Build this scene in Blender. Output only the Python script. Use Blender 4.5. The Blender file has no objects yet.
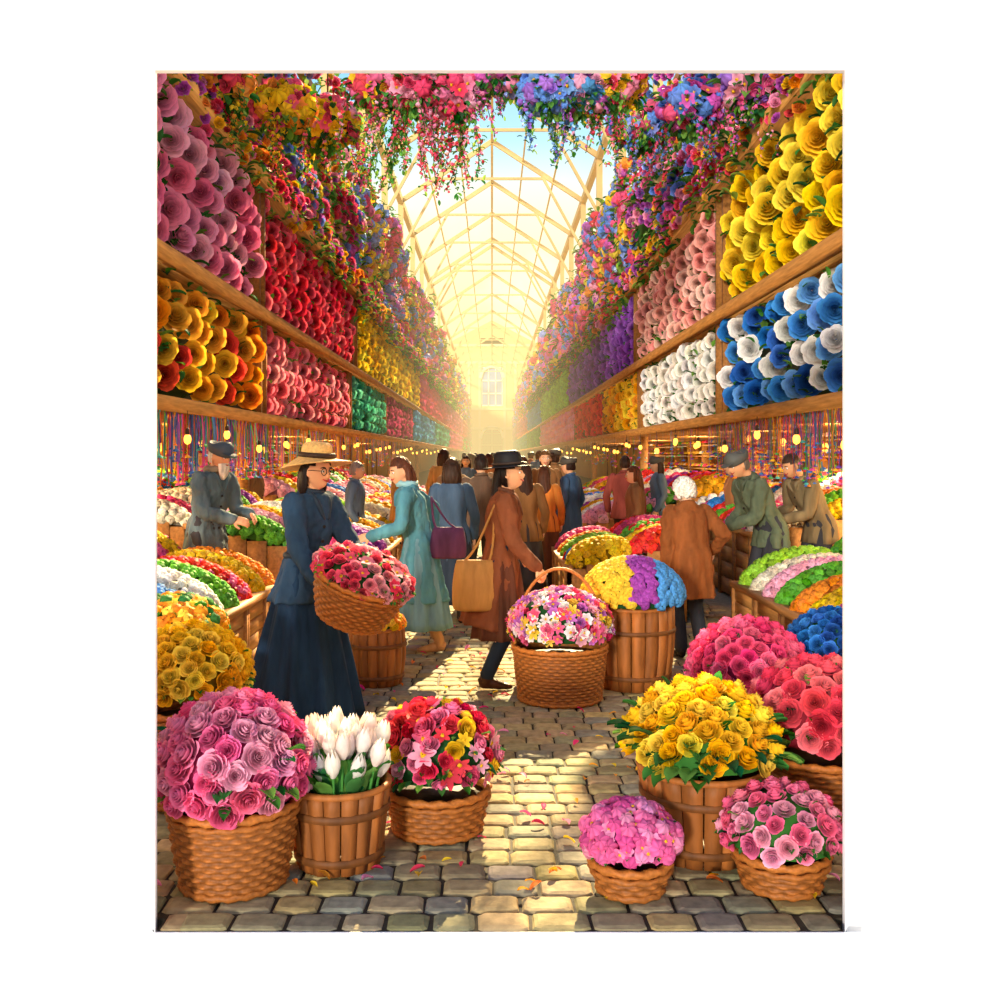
import bpy, math, random
import numpy as np
from mathutils import Vector, Matrix, Euler
rng=np.random.default_rng(7); random.seed(7)
sc=bpy.context.scene
try:
    sc.view_settings.view_transform='Standard'
    sc.view_settings.look='None'
    sc.view_settings.exposure=.1
except Exception as e: print(e)
A=np.array
def L(h):
    if not isinstance(h,str): return A(h,float)
    h=h.lstrip('#'); c=A([int(h[i:i+2],16)/255 for i in (0,2,4)])
    return np.where(c<=.04045,c/12.92,((c+.055)/1.055)**2.4)
# ---------------------------------------------------------------- materials
def newmat(name):
    m=bpy.data.materials.new(name); m.use_nodes=True
    nt=m.node_tree; nt.nodes.clear()
    out=nt.nodes.new('ShaderNodeOutputMaterial')
    b=nt.nodes.new('ShaderNodeBsdfPrincipled')
    nt.links.new(b.outputs[0],out.inputs[0])
    return m,nt,b,out
def nd(nt,t,**k):
    n=nt.nodes.new(t)
    for a,v in k.items(): setattr(n,a,v)
    return n
def noise_mul(nt,colsock,scale,lo,hi,stretch=None,coord='Object'):
    tc=nd(nt,'ShaderNodeTexCoord'); mp=nd(nt,'ShaderNodeMapping')
    nt.links.new(tc.outputs[coord],mp.inputs[0])
    if stretch: mp.inputs['Scale'].default_value=stretch
    nz=nd(nt,'ShaderNodeTexNoise'); nz.inputs['Scale'].default_value=scale; nz.inputs['Detail'].default_value=4
    nt.links.new(mp.outputs[0],nz.inputs['Vector'])
    mr=nd(nt,'ShaderNodeMapRange'); mr.inputs[1].default_value=.3; mr.inputs[2].default_value=.7
    mr.inputs[3].default_value=lo; mr.inputs[4].default_value=hi
    nt.links.new(nz.outputs['Fac'],mr.inputs[0])
    mx=nd(nt,'ShaderNodeMix',data_type='RGBA',blend_type='MULTIPLY'); mx.inputs[0].default_value=1
    nt.links.new(colsock,mx.inputs[6]); nt.links.new(mr.outputs[0],mx.inputs[7])
    return mx.outputs[2],nz.outputs['Fac']
def vmat(name,rough=.6,scale=8,lo=.85,hi=1.12,stretch=None,trans=0,bump=0,spec=.3):
    m,nt,b,out=newmat(name)
    at=nd(nt,'ShaderNodeAttribute',attribute_name='Col')
    c,f=noise_mul(nt,at.outputs['Color'],scale,lo,hi,stretch)
    nt.links.new(c,b.inputs['Base Color']); b.inputs['Roughness'].default_value=rough
    b.inputs['Specular IOR Level'].default_value=spec
    if bump:
        bp=nd(nt,'ShaderNodeBump'); bp.inputs['Strength'].default_value=bump; bp.inputs['Distance'].default_value=.01
        nt.links.new(f,bp.inputs['Height']); nt.links.new(bp.outputs[0],b.inputs['Normal'])
    if trans:
        tr=nd(nt,'ShaderNodeBsdfTranslucent'); nt.links.new(c,tr.inputs[0])
        mx=nd(nt,'ShaderNodeMixShader'); mx.inputs[0].default_value=trans
        nt.links.new(b.outputs[0],mx.inputs[1]); nt.links.new(tr.outputs[0],mx.inputs[2]); nt.links.new(mx.outputs[0],out.inputs[0])
    return m
FLORA=vmat('petals_and_leaves',.6,30,.9,1.1,trans=.25,spec=.1)
WOOD=vmat('wood',.6,14,.6,1.2,stretch=(1.5,1.5,.25),bump=.4)
PLANK=vmat('plank_wood',.6,10,.65,1.2,stretch=(3,.25,3),bump=.4)
WICK=vmat('wicker',.55,60,.7,1.2,bump=.3)
STONE=vmat('cobble',.75,22,.7,1.15,bump=.4,spec=.15)
PAINT=vmat('paint',.6,5,.95,1.05)
_cm={}
def cloth(h,rough=.85,scale=11,bump=.9,lo=.65,hi=1.2,stretch=(1,1,.22)):
    k=(h,rough,scale,bump)
    if k in _cm: return _cm[k]
    m,nt,b,out=newmat('cloth_'+h.strip('#'))
    r=nd(nt,'ShaderNodeRGB'); r.outputs[0].default_value=(*L(h),1)
    c,f=noise_mul(nt,r.outputs[0],scale,lo,hi,stretch)
    nt.links.new(c,b.inputs['Base Color']); b.inputs['Roughness'].default_value=rough
    b.inputs['Specular IOR Level'].default_value=.15
    bp=nd(nt,'ShaderNodeBump'); bp.inputs['Strength'].default_value=bump; bp.inputs['Distance'].default_value=.025
    nt.links.new(f,bp.inputs['Height']); nt.links.new(bp.outputs[0],b.inputs['Normal'])
    _cm[k]=m; return m
def skinm(h): return cloth(h,.5,5,.05,.94,1.05,(1,1,1))
def hairm(h): return cloth(h,.45,40,.8,.6,1.3,(1,1,.08))
def emis(name,h,s):
    m,nt,b,out=newmat(name); b.inputs['Base Color'].default_value=(*L(h),1)
    b.inputs['Emission Color'].default_value=(*L(h),1); b.inputs['Emission Strength'].default_value=s
    return m
BULB=emis('bulb_glow','#ffb040',3.2)
# ---------------------------------------------------------------- mesh builder
class MB:
    def __init__(s): s.V=[];s.Q=[];s.T=[];s.C=[];s.MQ=[];s.MT=[];s.n=0
    def add(s,V,Q=None,T=None,col=(1,1,1),mat=0):
        V=np.asarray(V,float).reshape(-1,3); n=len(V)
        col=L(col) if isinstance(col,str) else np.asarray(col,float)
        if col.ndim==1: col=np.tile(col,(n,1))
        s.V.append(V); s.C.append(col)
        if Q is not None and len(Q):
            Q=np.asarray(Q,int).reshape(-1,4); s.Q.append(Q+s.n); s.MQ.append(np.full(len(Q),mat))
        if T is not None and len(T):
            T=np.asarray(T,int).reshape(-1,3); s.T.append(T+s.n); s.MT.append(np.full(len(T),mat))
        s.n+=n
    def scatter(s,tpl,P,R,S,COL,mat=0):
        P=np.asarray(P,float); N=len(P)
        if N==0: return
        S=np.broadcast_to(np.asarray(S,float),(N,))
        if isinstance(tpl[0],list):   # several variants of one bloom
            k=rng.integers(0,len(tpl),N)
            for j,t in enumerate(tpl):
                m=k==j
                if m.any(): s.scatter(t,P[m],R[m],S[m],COL[m],mat)
            return
        V0,Q0,sh,fm,fc=tpl
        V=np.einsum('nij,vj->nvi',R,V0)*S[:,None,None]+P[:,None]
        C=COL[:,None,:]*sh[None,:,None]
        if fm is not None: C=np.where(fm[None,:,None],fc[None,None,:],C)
        Q=Q0[None]+(np.arange(N)*len(V0))[:,None,None]
        s.add(V.reshape(-1,3),Q.reshape(-1,4),None,C.reshape(-1,3),mat)
    def box(s,x0,x1,y0,y1,z0,z1,col='#9a6a3a',mat=0):
        V=[(x,y,z) for x in (x0,x1) for y in (y0,y1) for z in (z0,z1)]
        s.add(V,[(0,1,3,2),(4,6,7,5),(0,4,5,1),(2,3,7,6),(0,2,6,4),(1,5,7,3)],None,col,mat)
    def beam(s,a,b,w,h,col='#9a6a3a',mat=0):
        a=A(a,float);b=A(b,float);t=(b-a)/np.linalg.norm(b-a)
        up=A([0,0,1.]) if abs(t[2])<.9 else A([0,1.,0])
        r=np.cross(t,up);r/=np.linalg.norm(r);u=np.cross(r,t)
        V=[p+r*sx*w/2+u*sz*h/2 for p in (a,b) for sx in (-1,1) for sz in (-1,1)]
        s.add(V,[(0,1,3,2),(4,6,7,5),(0,4,5,1),(2,3,7,6),(0,2,6,4),(1,5,7,3)],None,col,mat)
    def xf(s,fn): s.V=[fn(v) for v in s.V]
    def build(s,name,mats,smooth=True,parent=None,matrix=None):
        V=np.concatenate(s.V);C=np.concatenate(s.C)
        Q=np.concatenate(s.Q) if s.Q else np.zeros((0,4),int);T=np.concatenate(s.T) if s.T else np.zeros((0,3),int)
        me=bpy.data.meshes.new(name)
        me.vertices.add(len(V)); me.vertices.foreach_set('co',V.ravel().astype(np.float32))
        nl=len(Q)*4+len(T)*3; me.loops.add(nl)
        me.loops.foreach_set('vertex_index',np.concatenate([Q.ravel(),T.ravel()]).astype(np.int32))
        me.polygons.add(len(Q)+len(T))
        st=np.concatenate([np.arange(len(Q))*4,len(Q)*4+np.arange(len(T))*3]).astype(np.int32)
        me.polygons.foreach_set('loop_start',st)
        try: me.polygons.foreach_set('loop_total',np.concatenate([np.full(len(Q),4),np.full(len(T),3)]).astype(np.int32))
        except Exception: pass
        mi=np.concatenate([np.concatenate(s.MQ) if s.MQ else np.zeros(0,int),np.concatenate(s.MT) if s.MT else np.zeros(0,int)]).astype(np.int32)
        for m in mats: me.materials.append(m)
        me.polygons.foreach_set('material_index',mi)
        me.update(calc_edges=True); me.validate()
        me.polygons.foreach_set('use_smooth',np.full(len(me.polygons),smooth))
        at=me.color_attributes.new('Col','FLOAT_COLOR','POINT')
        at.data.foreach_set('color',np.concatenate([C,np.ones((len(C),1))],1).ravel().astype(np.float32))
        ob=bpy.data.objects.new(name,me); sc.collection.objects.link(ob)
        if parent: ob.parent=parent
        if matrix is not None: ob.matrix_world=matrix
        return ob
def frames(N,spin=True,jit=0.0):
    N=np.asarray(N,float).reshape(-1,3)
    if jit: N=N+rng.normal(0,jit,N.shape)
    N=N/np.linalg.norm(N,axis=1,keepdims=True)
    up=np.where(np.abs(N[:,2:3])<.95,A([[0,0,1.]]),A([[0,1.,0]]))
    t=np.cross(up,N);t/=np.linalg.norm(t,axis=1,keepdims=True);b=np.cross(N,t)
    if spin:
        a=rng.uniform(0,2*np.pi,len(N))[:,None]; t,b=t*np.cos(a)+b*np.sin(a),-t*np.sin(a)+b*np.cos(a)
    return np.stack([t,b,N],axis=2)
def grid(nu,nv,wrap=False):
    Q=[]
    for j in range(nv-1):
        for i in range(nu if wrap else nu-1):
            i2=(i+1)%nu; Q.append((j*nu+i,j*nu+i2,(j+1)*nu+i2,(j+1)*nu+i))
    return A(Q)
def join_t(parts):
    V=[];Q=[];S=[];n=0
    for v,q,s_ in parts: V.append(v);Q.append(q+n);S.append(s_);n+=len(v)
    return [np.concatenate(V),np.concatenate(Q),np.concatenate(S),None,None]
def petal(a0,hw,r0,r1,h,curl,z0,nu,nv,s0,s1):
    V=[];S=[]
    for j in range(nv):
        v=j/(nv-1)
        for i in range(nu):
            u=-1+2*i/(nu-1); vv=v*(1-.24*abs(u)**2.2)
            r=r0+(r1-r0)*math.sin(min(1,vv*1.25)*math.pi/2)+curl*(max(0,vv-.55)/.45)**2
            a=a0+u*hw*(.6+.4*math.sin(min(1,vv*1.3)*math.pi/2))
            z=z0+h*(vv**1.2)-curl*.7*(max(0,vv-.62)/.38)**2+.03*(1-abs(u))*v
            r*=1+.07*u+.03*(1-abs(u))
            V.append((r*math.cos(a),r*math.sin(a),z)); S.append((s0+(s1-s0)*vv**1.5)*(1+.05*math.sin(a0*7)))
    return A(V),grid(nu,nv),A(S)
def mk_rose(lod=0,tall=1.0):
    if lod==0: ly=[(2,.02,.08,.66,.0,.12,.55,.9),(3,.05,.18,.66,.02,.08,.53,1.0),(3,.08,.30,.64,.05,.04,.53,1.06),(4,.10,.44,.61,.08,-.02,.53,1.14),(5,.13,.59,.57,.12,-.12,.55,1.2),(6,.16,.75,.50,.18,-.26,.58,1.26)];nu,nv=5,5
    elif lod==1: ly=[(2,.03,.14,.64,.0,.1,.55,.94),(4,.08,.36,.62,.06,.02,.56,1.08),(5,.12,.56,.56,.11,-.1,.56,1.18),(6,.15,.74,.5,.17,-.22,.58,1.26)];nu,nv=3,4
    ps=[]
    for k,(n,r0,r1,h,c,z0,s0,s1) in enumerate(ly):
        o=rng.uniform(0,6)
        for i in range(n): ps.append(petal(o+i*2*math.pi/n+rng.normal(0,.08),math.pi/n*1.32*rng.uniform(.93,1.07),r0,r1*rng.uniform(.94,1.06),h*tall*rng.uniform(.94,1.05),c*rng.uniform(.7,1.3),z0,nu,nv,s0,s1))
    return join_t(ps)
ROSE=[mk_rose(0) for _ in range(4)];ROSE1=[mk_rose(1) for _ in range(3)];BUD=[mk_rose(0,1.4) for _ in range(3)]
for b_ in BUD: b_[0]=b_[0]*A([.86,.86,1])
def mk_puff(nu=7,nv=4):
    V=[];S=[]
    for j in range(nv):
        p=(j+.25)/(nv-.3)*1.9
        for i in range(nu):
            a=2*math.pi*i/nu+j*.45; r=1+(.16 if (i+j)%2 else -.12)
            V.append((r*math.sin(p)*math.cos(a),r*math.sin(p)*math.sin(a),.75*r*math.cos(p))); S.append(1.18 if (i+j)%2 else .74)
    return [A(V),grid(nu,nv,True),A(S),None,None]
PUFF=mk_puff(); PUFFH=mk_puff(12,7)
def mk_tulip():
    ps=[]
    for k in range(2):
        for i in range(3):
            V=[];S=[]
            for j in range(6):
                v=j/5
                for q in range(5):
                    u=-1+q/2; r=(.42-.04*k)*math.sin(min(1,.12+v*.95)*math.pi*.86)+.02
                    w=1.05*(1-v**2.5)+.05; a=i*2.094+k*1.047+u*w
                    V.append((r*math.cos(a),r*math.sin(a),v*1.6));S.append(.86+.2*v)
            ps.append((A(V),grid(5,6),A(S)))
    return join_t(ps)
TULIP=mk_tulip()
def mk_daisy(n=6,w=.42,up=.35):
    ps=[]
    for i in range(n):
        V=[];S=[]
        for j in range(4):
            v=j/3
            for q in range(3):
                u=-1+q; a=i*2*math.pi/n
                r=.12+.9*v; wd=w*math.sin(math.pi*(.12+.8*v))*u
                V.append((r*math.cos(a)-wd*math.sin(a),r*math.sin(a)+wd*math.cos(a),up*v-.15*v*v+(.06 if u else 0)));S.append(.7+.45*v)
        ps.append((A(V),grid(3,4),A(S)))
    c=mk_puff(6,3); ps.append((c[0]*.22+A([0,0,.08]),c[1],c[2])); t=join_t(ps)
    t[3]=np.arange(len(t[0]))>=len(t[0])-len(c[0]); t[4]=L('#f3c02a'); return t
DAISY=mk_daisy();LILY=mk_daisy(6,.3,.5)
def mk_leaf():
    V=[];S=[]
    for j in range(6):
        v=j/5; w=.26*math.sin(math.pi*(v*.93+.04))**.8
        for u in (-1,0,1): V.append((u*w,v,.12*abs(u)*1.0+.22*math.sin(v*2.4)));S.append(.85 if u==0 else 1.05)
    return [A(V),grid(3,6),A(S),None,None]
LEAF=mk_leaf()
GREENS=[L('#3a7a30'),L('#4f9440'),L('#2b6230'),L('#74a848')]
GREENS2=GREENS+[L('#86b048'),L('#9cc254')]
def pick(cols,n,w=None,jit=.1):
    cols=A([L(c) for c in cols]); i=rng.choice(len(cols),n,p=w); c=cols[i]
    return np.clip(c*(1+rng.normal(0,jit,(n,1)))+rng.normal(0,.012,(n,3)),0.004,1)
def leafR(D):
    F=frames(D,False); return np.stack([F[:,:,0],F[:,:,2],F[:,:,1]],2)
def ellip(mb,c,r,col,zmin=-.4,nu=24,nv=10,mat=0,R=None):
    V=[]
    for j in range(nv):
        z=1-(1-zmin)*j/(nv-1); q=math.sqrt(max(0,1-z*z))
        for i in range(nu):
            a=2*math.pi*i/nu; V.append((r[0]*q*math.cos(a),r[1]*q*math.sin(a),r[2]*z))
    V=A(V)
    if R is not None: V=V@R.T
    mb.add(V+A(c),grid(nu,nv,True),None,col,mat)
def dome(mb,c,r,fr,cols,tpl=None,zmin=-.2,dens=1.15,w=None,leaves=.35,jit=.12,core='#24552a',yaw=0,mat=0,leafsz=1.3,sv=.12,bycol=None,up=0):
    if tpl is None: tpl=[ROSE]
    rx,ry,rz=r; Rm=np.eye(3)
    if yaw: Rm=A([[math.cos(yaw),-math.sin(yaw),0],[math.sin(yaw),math.cos(yaw),0],[0,0,1]])
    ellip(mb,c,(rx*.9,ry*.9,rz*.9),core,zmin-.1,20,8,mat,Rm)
    n=max(5,int(2*(1-zmin)*(rx*ry+rx*rz+ry*rz)/3/fr**2*dens))
    i=np.arange(n);z=1-(i+.5)/n*(1-zmin);q=np.sqrt(1-z*z);a=i*2.39996+rng.uniform(0,6)+rng.normal(0,.06,n)
    D=np.stack([q*np.cos(a),q*np.sin(a),z],1); P=D*A([rx,ry,rz]); N=D/A([rx,ry,rz]);N/=np.linalg.norm(N,axis=1,keepdims=True)
    N=N+A([0,0,up])
    P=P@Rm.T;N=N@Rm.T
    col=pick(cols,n,w) if bycol is None else bycol(D)
    ti=rng.integers(0,len(tpl),n); S=fr*(1+rng.uniform(-sv,sv,n))*1.22
    Rr=frames(N,True,jit)
    P=P+A(c)-N*fr*.25
    for k,t in enumerate(tpl):
        m=ti==k; mb.scatter(t,P[m],Rr[m],S[m],col[m],mat)
    nlv=int(n*leaves)
    if nlv:
        z=rng.uniform(zmin-.1,1,nlv)**1;z=np.where(rng.random(nlv)<.6,rng.uniform(zmin-.1,zmin+.3,nlv),z)
        q=np.sqrt(np.clip(1-z*z,0,1));a=rng.uniform(0,6.283,nlv)
        D=np.stack([q*np.cos(a),q*np.sin(a),z],1);P=(D*A([rx,ry,rz])*.9)@Rm.T+A(c)
        mb.scatter(LEAF,P,leafR(D+A([0,0,-.15])),fr*leafsz*(1+rng.uniform(-.2,.3,nlv))*np.where(z>.5,.6,1),pick(GREENS,nlv),mat)
# ---------------------------------------------------------------- lofts
def cat(P,sub):
    P=A(P,float)
    if sub<=1 or len(P)<3: return P
    E=np.vstack([2*P[0]-P[1],P,2*P[-1]-P[-2]]);o=[]
    for i in range(1,len(E)-2):
        for k in range(sub):
            t=k/sub;p0,p1,p2,p3=E[i-1:i+3]
            o.append(.5*((2*p1)+(-p0+p2)*t+(2*p0-5*p1+4*p2-p3)*t*t+(-p0+3*p1-3*p2+p3)*t**3))
    o.append(P[-1]); return A(o)
def loft(mb,rings,seg=16,side=None,sub=3,cap=True,fold=(0,0,0),col=(1,1,1),mat=0):
    R=cat(rings,sub); C=R[:,:3]; t=np.gradient(C,axis=0);t/=np.linalg.norm(t,axis=1,keepdims=True)+1e-9
    if side is None:
        d=np.abs(C[-1]-C[0]); side=np.eye(3)[int(np.argmin(d))]
    side=A(side,float); V=[];n=len(R);amp,k,ph=fold
    for i in range(n):
        a=side-np.dot(side,t[i])*t[i];a/=np.linalg.norm(a)+1e-9;b=np.cross(t[i],a)
        g=i/(n-1)
        for j in range(seg):
            th=2*math.pi*j/seg; f=1+amp*g*math.sin(k*th+ph+g*.8)+amp*.5*g*math.sin((k*2+1)*th+ph*2)
            V.append(C[i]+a*max(R[i,3],.0005)*math.cos(th)*f+b*max(R[i,4],.0005)*math.sin(th)*f)
    T=[]
    if cap:
        V.append(C[0]);V.append(C[-1])
        for j in range(seg):
            T.append((n*seg,(j+1)%seg,j));T.append((n*seg+1,(n-1)*seg+j,(n-1)*seg+(j+1)%seg))
    mb.add(V,grid(seg,n,True),T,col,mat)
def tube(mb,pts,rad,seg=10,sub=3,col=(1,1,1),mat=0,rend=True,side=None):
    P=A(pts,float);r=list(rad); R=np.concatenate([P,A(r)[:,None],A(r)[:,None]],1); R=cat(R,sub)
    if rend:
        d0=R[0,:3]-R[1,:3];d0/=np.linalg.norm(d0)+1e-9;d1=R[-1,:3]-R[-2,:3];d1/=np.linalg.norm(d1)+1e-9
        f=R[0].copy();f[:3]+=d0*f[3]*.7;f[3:]*=.65;f2=R[0].copy();f2[:3]+=d0*f2[3]*.95;f2[3:]*=.25
        g=R[-1].copy();g[:3]+=d1*g[3]*.7;g[3:]*=.65;g2=R[-1].copy();g2[:3]+=d1*g2[3]*.95;g2[3:]*=.25
        R=np.vstack([f2,f,R,g,g2])
    loft(mb,R,seg,side,1,True,col=col,mat=mat)
def torus(mb,c,R,r,seg=40,s2=8,col=(1,1,1),mat=0,twist=0,Rm=None,sx=1,sy=1):
    V=[]
    for i in range(seg):
        a=2*math.pi*i/seg
        for j in range(s2):
            b=2*math.pi*j/s2; rr=r*(1+(.28*math.sin(twist*a+2*b) if twist else 0))
            V.append(((R+rr*math.cos(b))*math.cos(a)*sx,(R+rr*math.cos(b))*math.sin(a)*sy,rr*math.sin(b)))
    Q=[(i*s2+j,((i+1)%seg)*s2+j,((i+1)%seg)*s2+(j+1)%s2,i*s2+(j+1)%s2) for i in range(seg) for j in range(s2)]
    V=A(V)
    if Rm is not None: V=V@A(Rm).T
    mb.add(V+A(c),Q,None,col,mat)
def cyl(mb,c,r0,r1,h,seg=24,col=(1,1,1),mat=0):
    loft(mb,[(c[0],c[1],c[2],r0,r0),(c[0],c[1],c[2]+h,r1,r1)],seg,(1,0,0),1,True,col=col,mat=mat)
# ---------------------------------------------------------------- containers  (mat order: 0 flora,1 wicker,2 wood)
MS=[FLORA,WICK,WOOD]
def wicker(mb,cx,cy,z0,rb,rt,h,col='#b0682a',handle=False):
    ns=max(16,int(2*math.pi*rt/.036)//2*2);cols=ns*4;rows=max(4,int(h/.021));V=[]
    n=rows*4+1;C=[];base=L(col)
    for k in range(n):
        row=k//4;fr_=(k%4)/4;z=h*k/(n-1);p=math.sin(math.pi*fr_)
        for i in range(cols):
            th=2*math.pi*i/cols; w=.5+.5*math.cos(th*ns/2+row*math.pi)
            r=rb+(rt-rb)*math.sin(z/h*math.pi/2)+.016*p*(.3+.7*w)
            V.append((cx+r*math.cos(th),cy+r*math.sin(th),z0+z));C.append(base*(.55+.6*p*w))  # shade in the crevices between strands is painted into the vertex colour
    mb.add(V,grid(cols,n,True),None,C,1)
    torus(mb,(cx,cy,z0+h),rt+.008,.016,ns*3,8,base*1.1,1,twist=ns//2)
    torus(mb,(cx,cy,z0+h-.03),rt+.01,.011,ns*3,8,base*.9,1,twist=-ns//2)
    torus(mb,(cx,cy,z0+.014),rb+.006,.014,ns*3,8,base*.9,1,twist=ns//2)
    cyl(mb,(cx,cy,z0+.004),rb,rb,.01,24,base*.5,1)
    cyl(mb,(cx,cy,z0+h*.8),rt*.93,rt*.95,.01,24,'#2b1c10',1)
    if handle:
        P=[(cx+rt*math.cos(t),cy,z0+h+ (handle)*math.sin(t)) for t in np.linspace(0,math.pi,13)]
        tube(mb,P,[.011]*13,8,2,base*1.1,1)
def barrel(mb,cx,cy,z0,rb,rt,h,col='#a3602a',n=18,bulge=0,hoop='#74441c'):
    base=L(col)
    for i in range(n):
        a0=2*math.pi*i/n+.012;a1=2*math.pi*(i+1)/n-.012;V=[];m=7
        for k in range(m):
            t=k/(m-1);r=rb+(rt-rb)*t+bulge*math.sin(math.pi*t)
            for rr,aa in ((r,a0),(r+.006,(a0+a1)/2),(r,a1),(r-.02,a1),(r-.02,a0)):
                V.append((cx+rr*math.cos(aa),cy+rr*math.sin(aa),z0+h*t))
        c=base*rng.uniform(.75,1.15)
        b=5*(m-1)
        mb.add(V,grid(5,m,True),[(0,2,1),(0,3,2),(0,4,3),(b,b+1,b+2),(b,b+2,b+3),(b,b+3,b+4)],c,2)
    for t in (.16,.72):
        r=rb+(rt-rb)*t+bulge*math.sin(math.pi*t)+.006
        V=[]
        for zz,dr in ((-.016,0),(-.013,.007),(.013,.007),(.016,0)):
            for i in range(36):
                a=2*math.pi*i/36;V.append((cx+(r+dr)*math.cos(a),cy+(r+dr)*math.sin(a),z0+h*t+zz))
        mb.add(V,grid(36,4,True),None,hoop,2)
    torus(mb,(cx,cy,z0+h),rt-.006,.014,40,8,base*1.15,2)
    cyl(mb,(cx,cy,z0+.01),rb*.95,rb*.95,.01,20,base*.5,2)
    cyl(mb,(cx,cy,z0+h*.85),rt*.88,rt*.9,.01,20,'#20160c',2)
# ---------------------------------------------------------------- foreground arrangements
PINKS=['#ff7fae','#ff9ac0','#f86ca0','#ffb2cc']
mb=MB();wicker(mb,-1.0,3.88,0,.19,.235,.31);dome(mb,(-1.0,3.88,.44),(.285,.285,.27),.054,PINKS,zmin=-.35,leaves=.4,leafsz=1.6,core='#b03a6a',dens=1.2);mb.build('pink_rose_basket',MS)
mb=MB();barrel(mb,-.62,4.07,0,.165,.205,.32)
n=40;i=np.arange(n);rr=.2*np.sqrt((i+.5)/n);aa=i*2.4
D=np.stack([rr*np.cos(aa)*1.6,rr*np.sin(aa)*1.3,np.full(n,1.0)],1)
base=np.stack([-.62+rr*.8*np.cos(aa),4.07+rr*.8*np.sin(aa),np.full(n,.3)],1)
Dn=D/np.linalg.norm(D,axis=1,keepdims=True); ln=rng.uniform(.10,.21,n)-rr*.45+.03
top=base+Dn*ln[:,None]
mb.scatter(TULIP,top,frames(Dn),.072,pick(['#f9efe4','#fffaf4','#f6e4dc'],n,jit=.03),0)
for k in range(n): tube(mb,[base[k]-A([0,0,.05]),base[k]*.5+top[k]*.5,top[k]],[.006]*3,6,2,GREENS[1],0)
m=90;a=rng.uniform(0,6.283,m);D=np.stack([np.cos(a)*.5,np.sin(a)*.5,rng.uniform(.3,1.6,m)],1)
P=np.stack([-.62+.14*np.cos(a),4.07+.14*np.sin(a),rng.uniform(.26,.34,m)],1)
mb.scatter(LEAF,P,leafR(D),rng.uniform(.1,.17,m),pick(GREENS,m),0)
mb.build('white_tulip_tub',MS)
mb=MB();wicker(mb,-.24,4.42,0,.185,.215,.18)
dome(mb,(-.24,4.42,.33),(.26,.24,.23),.042,['#ee4058','#f888ae','#de344a','#ffb4cc','#f6c832','#f2608a','#e83a50'],tpl=[ROSE,LILY,ROSE],zmin=-.3,leaves=.8,sv=.3,jit=.25,dens=1.2)
mb.build('mixed_flower_basket',MS)
mb=MB();wicker(mb,.525,3.80,0,.115,.14,.115);dome(mb,(.525,3.80,.20),(.185,.18,.125),.024,['#f470a8','#fb94c0','#e85c9a'],tpl=[DAISY,PUFFH],zmin=-.3,leaves=.25,core='#8a2a62');mb.build('small_pink_flower_basket',MS)
mb=MB();barrel(mb,.875,4.17,0,.205,.265,.36)
dome(mb,(.875,4.17,.42),(.30,.28,.28),.052,['#ffcc26','#ffdc48','#ffc01a'],tpl=[BUD,ROSE,BUD],zmin=-.02,leaves=.6,leafsz=2.1,jit=.16,dens=1.35,up=.3,core='#3a7a30')
m=56;a=rng.uniform(0,6.283,m);D=np.stack([np.cos(a),np.sin(a),rng.uniform(-.25,.35,m)],1)
mb.scatter(LEAF,np.stack([.875+.2*np.cos(a),4.17+.2*np.sin(a),rng.uniform(.35,.45,m)],1),leafR(D),rng.uniform(.12,.18,m),pick(GREENS[:3],m),0)
mb.build('yellow_rose_tub',MS)
mb=MB();wicker(mb,1.11,3.84,0,.135,.165,.13);dome(mb,(1.11,3.84,.21),(.225,.22,.17),.036,['#ff88ae','#ffacc4','#f8729a'],zmin=-.2,leaves=.9,dens=.78,core='#3a7a30');mb.build('small_pink_rose_basket',MS)
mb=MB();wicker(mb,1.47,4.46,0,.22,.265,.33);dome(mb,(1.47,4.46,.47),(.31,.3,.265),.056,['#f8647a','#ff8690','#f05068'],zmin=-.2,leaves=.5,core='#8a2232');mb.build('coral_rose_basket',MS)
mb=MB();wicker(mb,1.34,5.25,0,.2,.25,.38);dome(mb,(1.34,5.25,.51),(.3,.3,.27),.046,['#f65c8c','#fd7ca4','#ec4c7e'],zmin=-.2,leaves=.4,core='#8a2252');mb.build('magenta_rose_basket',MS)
mb=MB();wicker(mb,1.92,5.6,0,.2,.25,.4);dome(mb,(1.92,5.6,.53),(.27,.27,.25),.042,['#3478cc','#4490e0','#2a62b4'],zmin=-.2,leaves=.4);mb.build('blue_rose_basket',MS)
mb=MB();wicker(mb,-1.47,4.85,0,.22,.26,.44);dome(mb,(-1.47,4.85,.58),(.29,.29,.24),.044,['#ffd02c','#ffe058','#f8c01e'],zmin=-.2,leaves=.4,core='#7a6a1a');mb.build('yellow_rose_basket',MS)
mb=MB();wicker(mb,-1.75,5.5,0,.22,.26,.5);dome(mb,(-1.75,5.5,.68),(.28,.28,.2),.03,['#f6a020','#fbd548','#3f7f34','#ef8a1c'],tpl=[DAISY,PUFF],zmin=-.2,leaves=.6);mb.build('orange_flower_basket',MS)
mb=MB();wicker(mb,.46,6.78,0,.27,.305,.36,handle=.52)
dome(mb,(.46,6.78,.5),(.35,.34,.25),.034,['#f9b0ca','#f06a9e','#fff4f6','#c870c8','#f8d050','#ec4870'],tpl=[DAISY,ROSE1,LILY],zmin=-.25,leaves=.5,sv=.3);mb.build('flower_basket_with_handle',MS)
def tri(D):
    o=np.where((D[:,0]<-.15)[:,None],L('#f8d040'),np.where((D[:,0]<.35)[:,None]&(D[:,1]<.2)[:,None],L('#aa4cb2'),L('#58a0e0')))
    return o*(1+rng.normal(0,.1,(len(D),1)))
mb=MB();barrel(mb,1.01,7.18,0,.25,.29,.57,bulge=.02)
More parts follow.
